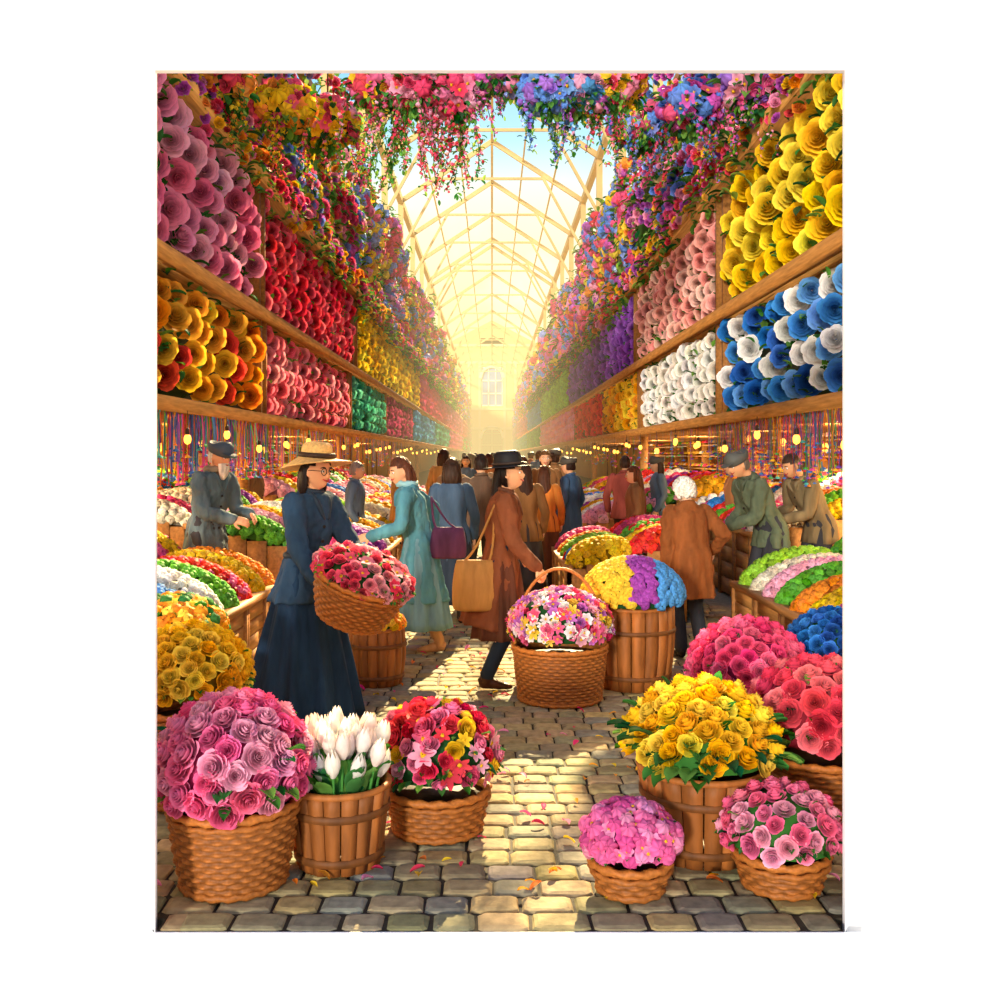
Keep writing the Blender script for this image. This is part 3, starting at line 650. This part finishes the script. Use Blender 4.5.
# ---------------------------------------------------------------- stalls
SC=['#f6c824','#e8392f','#f8902c','#64b03a','#f4f1e8','#4690dc','#f4659f','#a845b0','#f9acc4','#98cc3e','#ec4a80','#eeae20','#f2e6cc','#e0586a']
def stall(x0,sg,y0,y1,z0,rows,slope,name='flower_stall',depth=.78,pit=.36,fr=.03,seq=None,w=None):
    mb=MB();xe=x0+sg*(rows*depth+.1)
    nb=max(1,int((y1-y0)/.62));bw=(y1-y0)/nb
    for k in range(nb):
        ya=y0+k*bw
        for q in range(4):
            zz=.03+q*(z0-.05)/4
            mb.box(min(x0,x0+sg*.03),max(x0,x0+sg*.03),ya+.02,ya+bw-.02,zz,zz+(z0-.05)/4-.012,L('#c48a4a')*rng.uniform(.8,1.15),1)
        for yk in (ya,ya+bw-.05): mb.box(min(x0-sg*.02,x0+sg*.05),max(x0-sg*.02,x0+sg*.05),yk,yk+.05,0,z0+.02,L('#a06a36'),1)
    mb.box(min(x0-sg*.03,x0+sg*.06),max(x0-sg*.03,x0+sg*.06),y0-.02,y1+.02,z0-.02,z0+.03,'#bb8044',1)
    for ye in (y0,y1-.03):
        for q in range(int(abs(xe-x0)/.2)):
            a=x0+sg*q*.2;zt=z0+slope*q*.2
            mb.box(min(a,a+sg*.19),max(a,a+sg*.19),ye,ye+.03,0,zt,L('#bb8044')*rng.uniform(.8,1.1),1)
    zb=z0+slope*(abs(xe-x0))
    mb.add([(x0,y0,z0-.02),(x0,y1,z0-.02),(xe,y1,zb-.02),(xe,y0,zb-.02),(xe,y0,0),(xe,y1,0)],[(0,1,2,3),(3,2,5,4)],None,'#5a3a1c',1)
    nm=int((y1-y0)/pit)
    for r in range(rows):
        for k in range(nm):
            yc=y0+(k+.5)*(y1-y0)/nm; xc=x0+sg*(depth*(r+.5)+.05); zc=z0+slope*depth*(r+.5)
            if seq and r<len(seq): c=seq[r][k%len(seq[r])]
            else: c=random.choice(SC)
            c2=[L(c),L(c)*.8,np.clip(L(c)*1.2,0,1)]
            if random.random()<.18: c2=c2+[L(random.choice(SC))]
            f=fr*(1 if yc<13 else 1.6)
            hgt=.2*rng.uniform(.85,1.15)
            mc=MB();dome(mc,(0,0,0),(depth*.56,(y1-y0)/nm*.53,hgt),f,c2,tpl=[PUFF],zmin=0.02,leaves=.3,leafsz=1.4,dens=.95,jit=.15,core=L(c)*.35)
            sl=math.atan(slope)*sg;R=A(Euler((0,-sl,rng.normal(0,.05))).to_matrix())
            for v,qq,cl in zip(mc.V,mc.Q,mc.C): mb.add(v@R.T+A([xc,yc,zc]),qq-qq.min(),None,cl,0)
    return mb.build(name,[FLORA,PLANK])
Lseq=[['#4690dc','#f4f1e8','#64b03a','#e8392f','#f6c824','#f8902c','#e03f2f'],['#f4659f','#d0549a','#e8392f','#f8ac28','#f4659f','#f6c824','#ec4a80']]
stall(-1.85,-1,6.25,8.75,.52,2,.28,seq=Lseq)
stall(-3.6,-1,6.4,8.75,.92,2,.25)
stall(-1.2,-1,9.75,13.2,.55,2,.26,fr=.034)
stall(-2.95,-1,9.75,13.2,.95,3,.22,fr=.036)
stall(-1.35,-1,14.6,24,.6,3,.26,pit=.5,fr=.04)
Rseq=[['#98cc3e','#ea649f','#f6c824','#f8902c','#64b03a','#f9acc4','#f2e6cc'],['#f4f1e8','#ec4a80','#64b03a','#f4f1e8','#f9acc4']]
stall(2.15,1,5.9,8.9,.5,2,.28,seq=Rseq)
stall(3.85,1,6.2,8.9,.9,2,.25)
stall(2.75,1,10.6,14.2,.8,3,.2,fr=.036)
stall(.74,1,9.9,12.0,.52,2,.22,fr=.034,seq=[['#f6c824','#e8392f','#98cc3e','#f8902c','#f4659f'],['#e8392f','#f6c824','#64b03a','#ec4a80']],depth=.62)
stall(1.35,1,14.9,24,.6,3,.26,pit=.5,fr=.04)
# ---------------------------------------------------------------- galleries
GX=3.2;HE=140
LU=[(7.6,13.2,.19,['#ffa0c4','#ffbad2','#fc86b2']),(13.6,22.2,.135,['#f4425a','#fa6072','#e2344e','#fd788c']),(22.9,42,.16,['#ffd92c','#ffe64c','#fac81e']),(42.6,66,.2,['#ee5a96','#e84a88']),(67,99,.25,['#ef7ab0','#e85c98']),(100,138,.3,['#d84a6a'])]
LL=[(7.6,13.3,.165,['#ffb22e','#ffc43e','#fa9c26','#fdd436','#ee503e']),(13.7,21.5,.135,['#fd92a4','#feaab8','#f87a90']),(22,29,.13,['#56c0a0','#72d0b0','#48ac8c']),(29.3,38.6,.14,['#a83c6e','#bc4c7c']),(39,52.6,.17,['#46a0dc','#52b0e4']),(53,70,.2,['#48b8a8','#3aa898']),(71,100,.25,['#ef6fa6']),(101,138,.3,['#e0503a','#4aa84a'])]
RU=[(7.6,13.3,.19,['#ffd826','#ffe448','#fdca1e']),(13.8,21.2,.145,['#ffc0b2','#ffd4c2','#fcaea4']),(21.8,39.6,.17,['#a862d2','#b674dc','#9856c0']),(40.2,61,.2,['#90cc48','#a0d85c']),(62,84,.22,['#46a0dc']),(85,138,.3,['#ef7ab0'])]
RL=[(7.6,13.3,.155,['#3880d4','#4896e4','#f8f6f2','#306cc2','#70b0ee']),(13.8,20.7,.135,['#fffaf0','#fffdf8','#f8f0e2']),(21.2,27.6,.14,['#ffc228','#ffd43c','#f8a826']),(27.9,37,.15,['#ee423e','#f45e4a']),(37.5,62,.17,['#f680a8','#f896b6']),(63,84,.22,['#6ab84a','#5aa83a']),(85,138,.3,['#48b8a8'])]
def gallery(sd,U,Lw,name):
    mb=MB()
    def bx(xa,xb,*r,col='#b87c3a'): mb.box(min(sd*xa,sd*xb),max(sd*xa,sd*xb),*r,L(col),1)
    bx(3.42,3.55,5.5,HE-.5,2.1,5.2,col='#8a5a2c')
    bx(3.0,6.85,5.5,HE-.5,5.2,5.32,col='#a06c34'); bx(2.98,3.2,5.5,HE-.5,5.22,5.4,col='#c88f48')
    bx(3.05,3.45,5.5,HE-.5,3.46,3.58,col='#c88f48'); bx(3.0,3.1,5.5,HE-.5,3.45,3.6,col='#b87c3a')
    bx(3.05,6.85,5.5,HE-.5,2.06,2.16,col='#a06c34'); bx(3.0,3.12,5.5,HE-.5,2.06,2.2,col='#b87c3a')
    for (y0,y1,fr,c),(za,zb) in [(u,(3.66,5.16)) for u in U]+[(u,(2.25,3.40)) for u in Lw]:
        bx(3.3,3.42,y0,y1,za,zb,col='#2c4a20')
        sty=fr*(2.9 if y1<14 else 2.7 if y1<23 else 1.9); stz=fr*1.66
        ny=max(2,int((y1-y0)/sty));nz=max(2,int(round((zb-za)/stz)))
        gy,gz=np.meshgrid((np.arange(ny)+.5)/ny,(np.arange(nz)+.5)/nz,indexing='ij')
        gy=gy+(np.arange(nz)%2)[None]*.5/ny-.25/ny
        n=gy.size;P=np.stack([np.full(n,sd*3.22),y0+gy.ravel()*(y1-y0),za+gz.ravel()*(zb-za)],1)
        P[:,1]+=rng.normal(0,fr*.35,n);P[:,2]+=rng.normal(0,fr*.14,n)
        P[:,0]+=-sd*(rng.uniform(-.25,.45,n)*fr+.05*np.sin(gz.ravel()*3.14))
        Nn=np.tile([-sd*.40,-.9,-.05],(n,1));cl=pick(c,n,jit=.09)
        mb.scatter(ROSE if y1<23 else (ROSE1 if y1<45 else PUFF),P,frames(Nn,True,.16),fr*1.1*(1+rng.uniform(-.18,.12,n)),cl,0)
        if y1<45:
            m=n*4;Pl=np.stack([sd*rng.uniform(3.14,3.26,m),rng.uniform(y0,y1,m),rng.uniform(za-.03,zb+.02,m)],1)
            mb.scatter(LEAF,Pl,leafR(np.tile([-sd*.5,-.5,.1],(m,1))+rng.normal(0,.6,(m,3))),fr*rng.uniform(.6,1.1,m),pick(GREENS,m),0)
        for ye in (y0-.09,y1+.02): bx(3.08,3.42,ye,ye+.08,za-.1,zb+.1,col='#a06c34')
    for y in (6.2,13.45,22.2,33,45,60,80,100,120): bx(3.3,3.46,y,y+.16,0,2.1,col='#a06c34')
    m=2600;y=7+rng.random(m)**1.6*70;w_=.5+.5*np.sin(y*1.7)*np.sin(y*.6+1);P=np.stack([sd*(3.12-.2*w_*rng.random(m)),y,5.42+rng.normal(0,.14,m)*(.6+w_)-.1*w_],1)
    mb.scatter(LEAF,P,leafR(rng.normal(0,1,(m,3))+A([-sd*1.2,-.4,-.2])),(.1+.004*y)*rng.uniform(.7,1.3,m),pick(GREENS2,m),0)
    m=900;y=7+rng.random(m)**1.6*70;P=np.stack([sd*(3.08-.15*rng.random(m)),y,5.46+rng.normal(0,.13,m)],1)
    mb.scatter(ROSE1,P,frames(np.tile([-sd*.6,-.8,.2],(m,1)),True,.3),(.055+.0025*y)*rng.uniform(.8,1.2,m),pick(['#f05a88','#f8c22c','#f79cc0','#f8963a','#e44056','#c05ac0'],m),0)
    return mb.build(name,[FLORA,PLANK])
gallery(-1,LU,LL,'flower_gallery');gallery(1,RU,RL,'flower_gallery')
for sd,nm in ((-1,'wall_left'),(1,'wall_right')):
    mb=MB();mb.box(min(sd*6.9,sd*7.05),max(sd*6.9,sd*7.05),3.6,HE,0,5.2,'#f0c070',0)
    for y in np.arange(4.5,60,2.2):
        mb.box(min(sd*6.86,sd*6.9),max(sd*6.86,sd*6.9),y,y+.14,0,5.2,'#8f602c',0)
    mb.build(nm,[PAINT],smooth=False)
    mb=MB()
    for z in (.9,1.25,1.6,1.9):
        mb.box(min(sd*5.9,sd*6.3),max(sd*5.9,sd*6.3),6,40,z,z+.03,'#b07c40',1)
        n=420;P=np.stack([sd*rng.uniform(5.9,6.15,n),rng.uniform(6.1,39,n),np.full(n,z+.09)],1)
        mb.scatter(PUFF,P,frames(np.tile([0,0,1.],(n,1))),rng.uniform(.05,.1,n),pick(SC+['#e8b850']*8,n),0)
    for y in np.arange(6,41,2.): mb.box(min(sd*5.88,sd*6.32),max(sd*5.88,sd*6.32),y,y+.05,0,2.0,'#9a6a34',1)
    mb.build('flower_shelf',[FLORA,PLANK])
    mb=MB();n=760
    for k in range(n):
        y=rng.uniform(7.5,14) if k<560 else rng.uniform(14,34);x=sd*rng.uniform(3.0,3.3);ln=rng.uniform(.28,.72);w=.009+rng.random()*.01;c=L(random.choice(['#4a80d0','#8a5ac8','#f08a34','#4fae54','#e85a9a','#f2c03a','#3a5aa0','#c84848','#58b8b0']))
        sx=rng.normal(0,.02);z1=2.06;V=[]
        for q in range(5):
            t=q/4;V+= [(x+sx*math.sin(t*3),y-w,z1-ln*t),(x+sx*math.sin(t*3)+.003,y+w,z1-ln*t)]
        mb.add(V,grid(2,5),None,c,0)
        mb.scatter(PUFF,[(x+sx*math.sin(3),y,z1-ln)],frames([[0,0,1.]]),w*1.6,A([c]),0)
    mb.build('hanging_ribbons',[FLORA])
    mb=MB()
    for k in range(44):
        y=7.0+k*.58*(1+k*.022);x=sd*(2.9+.5*(k%2));z=1.87-.07*(k%3)
        ellip(mb,(x,y,z),(.036,.036,.052),'#ffd27a',-1,12,8,1);tube(mb,[(x,y,z+.05),(x,y,z+.09)],[.02,.02],8,1,'#3a2a1a',0);tube(mb,[(x,y,z+.08),(x,y,2.07)],[.004,.004],5,1,'#2a2018',0)
    mb.build('string_lights',[PAINT,BULB])
    for y in (7.5,10,13,17,22,28,36):
        ld=bpy.data.lights.new('lamp','POINT');ld.energy=170;ld.color=(1,.70,.34);ld.shadow_soft_size=.2
        lo=bpy.data.objects.new('pendant_lamp_light',ld);lo.location=(sd*4.6,y,1.85);sc.collection.objects.link(lo)
# ---------------------------------------------------------------- upper flower masses
MIX=['#f86492','#ee4c60','#ffcf34','#78a0f0','#ce6ace','#ffaaca','#ffa244','#ffe656','#f87cac','#9ab0f4','#e65682']
for sd in(-1,1):
    mb=MB()
    mix=MIX if sd<0 else MIX+['#6898ee','#e06acc','#f86492']
    for (y0,y1,sz,tp) in ((8,22,.12,ROSE1),(22,45,.14,PUFF),(45,HE-2,.24,PUFF)):
        n=int((y1-y0)*3.6/(sz*sz)*.32);y=rng.uniform(y0,y1,n);z=5.4+3.5*rng.random(n)**1.1
        bul=.35+.3*np.sin(y*1.1+z*1.3)+.25*np.sin(y*.43-z*2.1)
        keep=rng.random(n)<np.clip(.5+bul,0.12,1);y,z,bul=y[keep],z[keep],bul[keep];n=len(y)
        P=np.stack([sd*(3.55-bul*.7),y,z],1)
        ci=(np.floor(y/(1.2*sz/.1))*3+np.floor(z*1.4)*5+rng.integers(0,3,n)).astype(int)%len(mix)
        cl=A([L(c) for c in mix])[ci]*(1+rng.normal(0,.1,(n,1)))
        mb.scatter(tp,P,frames(np.stack([np.full(n,-sd*.7),np.full(n,-.8),np.full(n,-.2)],1),True,.35),sz*rng.uniform(.75,1.2,n),cl,0)
        m=int(n*2.0);y=rng.uniform(y0,y1,m);z=5.3+3.9*rng.random(m);bul=.35+.3*np.sin(y*1.1+z*1.3)+.25*np.sin(y*.43-z*2.1)
        P=np.stack([sd*(3.58-bul*.7),y,z],1)
        mb.scatter(LEAF,P,leafR(rng.normal(0,1,(m,3))+A([-sd*.8,-.5,-.6])),sz*rng.uniform(1.0,1.9,m),pick(GREENS2,m),0)
    mb.box(min(sd*3.78,sd*3.84),max(sd*3.78,sd*3.84),6,HE-1,5.33,8.8,'#4a6a2c',0)
    mb.build('climbing_flowers',[FLORA])
mb=MB()
mb.beam((-3.5,11.4,6.45),(3.5,11.4,6.45),.14,.2,'#b07c40',1)
def vine(p,l,cols,fs=.034,lf_=.06,dens=1):
    m=max(4,int(l/.035));a=rng.uniform(0,6.28)
    t=np.linspace(0,1,m);P=np.stack([p[0]+.1*np.sin(t*3+a)*l,np.full(m,p[1]),p[2]-t*l],1)+rng.normal(0,.018,(m,3))
    tube(mb,P[::max(1,m//5)],[.005]*len(P[::max(1,m//5)]),5,1,GREENS[0],0)
    if cols: mb.scatter(PUFF,P,frames(rng.normal(0,1,(m,3))),fs*(1.15-t*.7),pick(cols,m),0)
    P=np.repeat(P,dens,0);m=len(P);P=P+rng.normal(0,.02,(m,3))
    mb.scatter(LEAF,P,leafR(rng.normal(0,1,(m,3))+A([0,0,-1.])),lf_*rng.uniform(.7,1.2,m),pick(GREENS2,m),0)
def gar(x,y,z,r,cols,vn=10,vl=.7,fr=.07):
    dome(mb,(x,y,z),(r,r*.8,r*.75),fr,cols,tpl=[ROSE1,PUFFH,DAISY],zmin=-.95,leaves=1.1,jit=.3,leafsz=1.8)
    tube(mb,[(x,y,z+r*.5),(x,y,z+r*.5+.5)],[.012,.012],6,1,'#6a4a2a',0)
    for k in range(vn):
        a=rng.uniform(0,6.28);vine(A([x+r*.8*math.cos(a),y+r*.6*math.sin(a),z-r*.4]),vl*rng.uniform(.4,1.1),cols)
RP=['#f45480','#fb90b8','#e6445e','#fdb0d0']
gar(-1.25,11.3,5.85,.34,['#f474a8','#ffcf34','#ee4e6c'],6,.5);gar(-.85,11.2,5.8,.36,RP,10,.7);gar(-.45,11.3,5.75,.34,RP,16,1.0);gar(-.1,11.3,5.98,.26,['#f590ba','#de66c8'],8,.6)
gar(.3,11.4,5.95,.26,['#f590ba','#96aaf6'],6,.45);gar(.65,11.2,5.75,.34,['#6898ee','#86b6f6','#a676de'],10,.6);gar(1.05,11.3,5.78,.34,['#5aa6ea','#ce6ace','#ffaaca'],8,.55);gar(1.4,11.3,5.85,.32,['#f45472','#fb90b8','#ffcf34'],8,.5)
gar(-2.6,12.5,6.0,.4,['#ffd834','#ffa244','#f86492'],8,.7,.08);gar(-2.3,14,6.3,.45,['#ffd834','#f86492','#ffaaca'],8,.8,.08);gar(-3.0,11,5.75,.35,['#ffa244','#f45472','#ffd834'],8,.5,.08)
gar(2.5,12.5,6.0,.4,['#de66c8','#6898ee','#f86492'],8,.7,.08);gar(2.9,11,5.75,.38,['#f866aa','#ffaaca','#a676de'],8,.6,.08);gar(2.2,15,6.6,.45,['#6898ee','#f86492','#96aaf6'],8,.8,.08)
for k in range(34):
    x=rng.choice([rng.uniform(-1.7,-.2),rng.uniform(.3,1.8)])
    vine(A([x,rng.uniform(11.1,11.7),6.0]),rng.uniform(.6,1.45)*(.75 if x>.1 else 1),None if k%3 else RP,lf_=.065,dens=2)
mb.build('hanging_flower_garland',[FLORA,PLANK])
# ---------------------------------------------------------------- roof and far end
mb=MB();CR='#d8b878'
for y in list(np.arange(10,60,6.))+list(np.arange(60,HE,9.)):
    for sd in(-1,1):
        mb.beam((sd*3.65,y,5.33),(sd*3.65,y,11.8),.2,.2,CR);mb.beam((sd*3.65,y,11.8),(0,y,14.2),.12,.18,CR)
        mb.beam((sd*3.65,y,9.8),(sd*2.0,y,12.8),.09,.1,CR)
    mb.beam((-2.3,y,12.7),(2.3,y,12.7),.07,.1,CR)
for sd in(-1,1):
    mb.beam((sd*3.65,8,11.8),(sd*3.65,HE-.5,11.8),.2,.24,CR);mb.beam((sd*3.65,8,9.0),(sd*3.65,HE-.5,9.0),.14,.18,'#b07c40')
    for f in(.33,.66): mb.beam((sd*3.65*(1-f),8,11.8+2.4*f),(sd*3.65*(1-f),HE-.5,11.8+2.4*f),.06,.07,CR)
mb.beam((0,8,14.2),(0,HE-.5,14.2),.1,.13,CR)
mb.build('ceiling',[PAINT],smooth=False)
mb=MB();FC='#e6bc74'
mb.box(-6.8,-1.6,HE,HE+.6,0,17,FC);mb.box(1.6,6.8,HE,HE+.6,0,17,FC);mb.box(-1.6,1.6,HE,HE+.6,14,18,FC);mb.box(-1.6,1.6,HE,HE+.6,5.4,8.5,FC)
for z in (5.2,7.9,14.4,16.8): mb.box(-6.8,6.8,HE-.4,HE,z,z+.35,'#f0cc90')
for x in(-3.4,-1.9,1.6,3.1): mb.box(x,x+.35,HE-.3,HE,0,14.4,'#f0cc90')
for k in range(12):
    a0=math.pi*k/12;a1=math.pi*(k+1)/12
    for cz in (4.,12.4): mb.beam((1.6*math.cos(a0),HE-.2,cz+1.6*math.sin(a0)),(1.6*math.cos(a1),HE-.2,cz+1.6*math.sin(a1)),.4,.3,'#f8e0b0')
mb.add([(-6.8,HE,17),(6.8,HE,17),(0,HE,20.5),(-6.8,HE+.6,17),(6.8,HE+.6,17),(0,HE+.6,20.5)],[(0,2,5,3),(1,4,5,2)],[(0,1,2),(3,5,4)],FC)
mb.build('wall_back',[PAINT],smooth=False)
mb=MB()
mb.box(-1.6,1.6,HE+.2,HE+.25,8.5,14,'#3f80b8')
for x in(-1.5,-.55,.45,1.4): mb.box(x,x+.12,HE+.05,HE+.2,8.5,14,'#fff4dc')
for z in(8.5,10.2,12,13.8): mb.box(-1.6,1.6,HE+.05,HE+.2,z,z+.14,'#fff4dc')
mb.build('window_1',[PAINT],smooth=False)
mb=MB();mb.box(-1.6,1.6,HE+.2,HE+.3,0,5.4,'#5a3820')
for x in(-1.5,-.06,1.4): mb.box(x,x+.12,HE+.05,HE+.2,0,5.4,'#b88a50')
for z in(1.2,3.0,4.6): mb.box(-1.6,1.6,HE+.05,HE+.2,z,z+.14,'#b88a50')
mb.build('door_1',[PAINT],smooth=False)
bb=MB();bb.box(-2.85,2.85,22,HE-1,.02,12.6);hz=bb.build('glowing_haze',[],smooth=False)
m=bpy.data.materials.new('haze');m.use_nodes=True;nt=m.node_tree;nt.nodes.clear();o=nt.nodes.new('ShaderNodeOutputMaterial')
e=nt.nodes.new('ShaderNodeEmission');e.inputs[0].default_value=(1,.76,.34,1);e.inputs[1].default_value=.0092  # the volume emits its own golden glow, standing in for sunlight on haze
ab=nt.nodes.new('ShaderNodeVolumeAbsorption');ab.inputs['Density'].default_value=.005;ab.inputs['Color'].default_value=(0,0,0,1)
ad=nt.nodes.new('ShaderNodeAddShader');nt.links.new(e.outputs[0],ad.inputs[0]);nt.links.new(ab.outputs[0],ad.inputs[1]);nt.links.new(ad.outputs[0],o.inputs['Volume'])
hz.data.materials.append(m)
# ---------------------------------------------------------------- white wall with the picture-shaped opening
mb=MB();c='#ffffff';o_=.03
mb.box(-2.1,WX0-o_,YW,YW+.04,-.9,3.7,c);mb.box(WX1+o_,2.1,YW,YW+.04,-.9,3.7,c);mb.box(WX0-o_,WX1+o_,YW,YW+.04,WZ1+o_,3.7,c)
mb.box(WX0-.06,WX1+.06,3.4745,3.4825,-.9,-.0105,c)
mb.box(WX0-.06,WX1+.06,3.4825,YW,-.9,-.12,c)
mb.build('wall_front',[PAINT],smooth=False)
mb=MB();t=.001
def rect(e,y): return [(WX0-e,y,-.0105),(WX1+e,y,-.0105),(WX1+e,y,WZ1+e),(WX0-e,y,WZ1+e)]
V=rect(0,YF)+rect(t,YF)+rect(o_+.012,YW)+rect(o_,YW)
Q=[]
for k in range(4):
    for i in (1,2,3):
        j=(i+1)%4;a=k*4;b=((k+1)%4)*4;Q.append((a+i,a+j,b+j,b+i))
mb.add(V,Q,None,'#ffffff',0)
mb.build('trim_1',[PAINT],smooth=False)
# ---------------------------------------------------------------- world and lights
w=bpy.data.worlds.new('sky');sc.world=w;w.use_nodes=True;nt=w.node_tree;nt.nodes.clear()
out=nd(nt,'ShaderNodeOutputWorld');bg=nd(nt,'ShaderNodeBackground');nt.links.new(bg.outputs[0],out.inputs[0])
tc=nd(nt,'ShaderNodeTexCoord');sp=nd(nt,'ShaderNodeSeparateXYZ');nt.links.new(tc.outputs['Generated'],sp.inputs[0])
cr=nd(nt,'ShaderNodeValToRGB');el=cr.color_ramp.elements
el[0].position=0;el[0].color=(1,.78,.40,1);el[1].position=1;el[1].color=(.10,.20,.46,1)
for p,c in ((.14,(1.0,.84,.46,1)),(.23,(1,.93,.66,1)),(.30,(.42,.76,.95,1)),(.4,(.2,.55,.98,1)),(.6,(.12,.27,.6,1))):
    q=el.new(p);q.color=c
nt.links.new(sp.outputs['Z'],cr.inputs[0])
nz=nd(nt,'ShaderNodeTexNoise');nz.inputs['Scale'].default_value=7;nz.inputs['Detail'].default_value=6;nt.links.new(tc.outputs['Generated'],nz.inputs['Vector'])
mr=nd(nt,'ShaderNodeMapRange');mr.inputs[1].default_value=.52;mr.inputs[2].default_value=.68;mr.inputs[4].default_value=.85;nt.links.new(nz.outputs['Fac'],mr.inputs[0])
lz=nd(nt,'ShaderNodeMapRange');lz.inputs[1].default_value=.42;lz.inputs[2].default_value=.6;lz.inputs[3].default_value=1;lz.inputs[4].default_value=0;nt.links.new(sp.outputs['Z'],lz.inputs[0])
mu=nd(nt,'ShaderNodeMath',operation='MULTIPLY');nt.links.new(mr.outputs[0],mu.inputs[0]);nt.links.new(lz.outputs[0],mu.inputs[1])
mx=nd(nt,'ShaderNodeMix',data_type='RGBA');mx.inputs[7].default_value=(1,.97,.9,1);nt.links.new(mu.outputs[0],mx.inputs[0]);nt.links.new(cr.outputs[0],mx.inputs[6])
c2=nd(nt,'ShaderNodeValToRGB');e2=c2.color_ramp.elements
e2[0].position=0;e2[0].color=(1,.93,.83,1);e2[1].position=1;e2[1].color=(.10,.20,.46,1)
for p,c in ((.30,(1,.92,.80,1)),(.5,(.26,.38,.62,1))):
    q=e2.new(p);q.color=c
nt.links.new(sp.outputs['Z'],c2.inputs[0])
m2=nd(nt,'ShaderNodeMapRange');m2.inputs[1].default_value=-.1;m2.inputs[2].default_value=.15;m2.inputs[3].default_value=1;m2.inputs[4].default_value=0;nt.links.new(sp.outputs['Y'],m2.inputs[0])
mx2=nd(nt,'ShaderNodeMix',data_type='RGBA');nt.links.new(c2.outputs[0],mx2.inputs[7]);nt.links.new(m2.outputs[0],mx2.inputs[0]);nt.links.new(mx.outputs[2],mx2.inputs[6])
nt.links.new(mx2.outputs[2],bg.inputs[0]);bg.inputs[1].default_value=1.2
def sun(name,d,e,c,ang):
    l=bpy.data.lights.new(name,'SUN');l.energy=e;l.color=c;l.angle=math.radians(ang);o=bpy.data.objects.new(name,l)
    o.rotation_euler=Vector(d).to_track_quat('-Z','Y').to_euler();sc.collection.objects.link(o);o.location=(0,-2,9)
sun('sun_through_roof',(-.13,-1,-.66),19,(1,.76,.40),.6)
sun('front_fill_sun',(.36,1,-.16),3.0,(1,.94,.82),6)  # added second sun behind the camera, brightens the white wall and front faces
cam=bpy.data.cameras.new('camera');co=bpy.data.objects.new('camera',cam);sc.collection.objects.link(co)
co.location=(0,0,1.65);co.rotation_euler=(math.pi/2,0,0);cam.lens=36;cam.sensor_width=36;cam.shift_x=.008;cam.shift_y=-.045;cam.clip_end=400
sc.camera=co
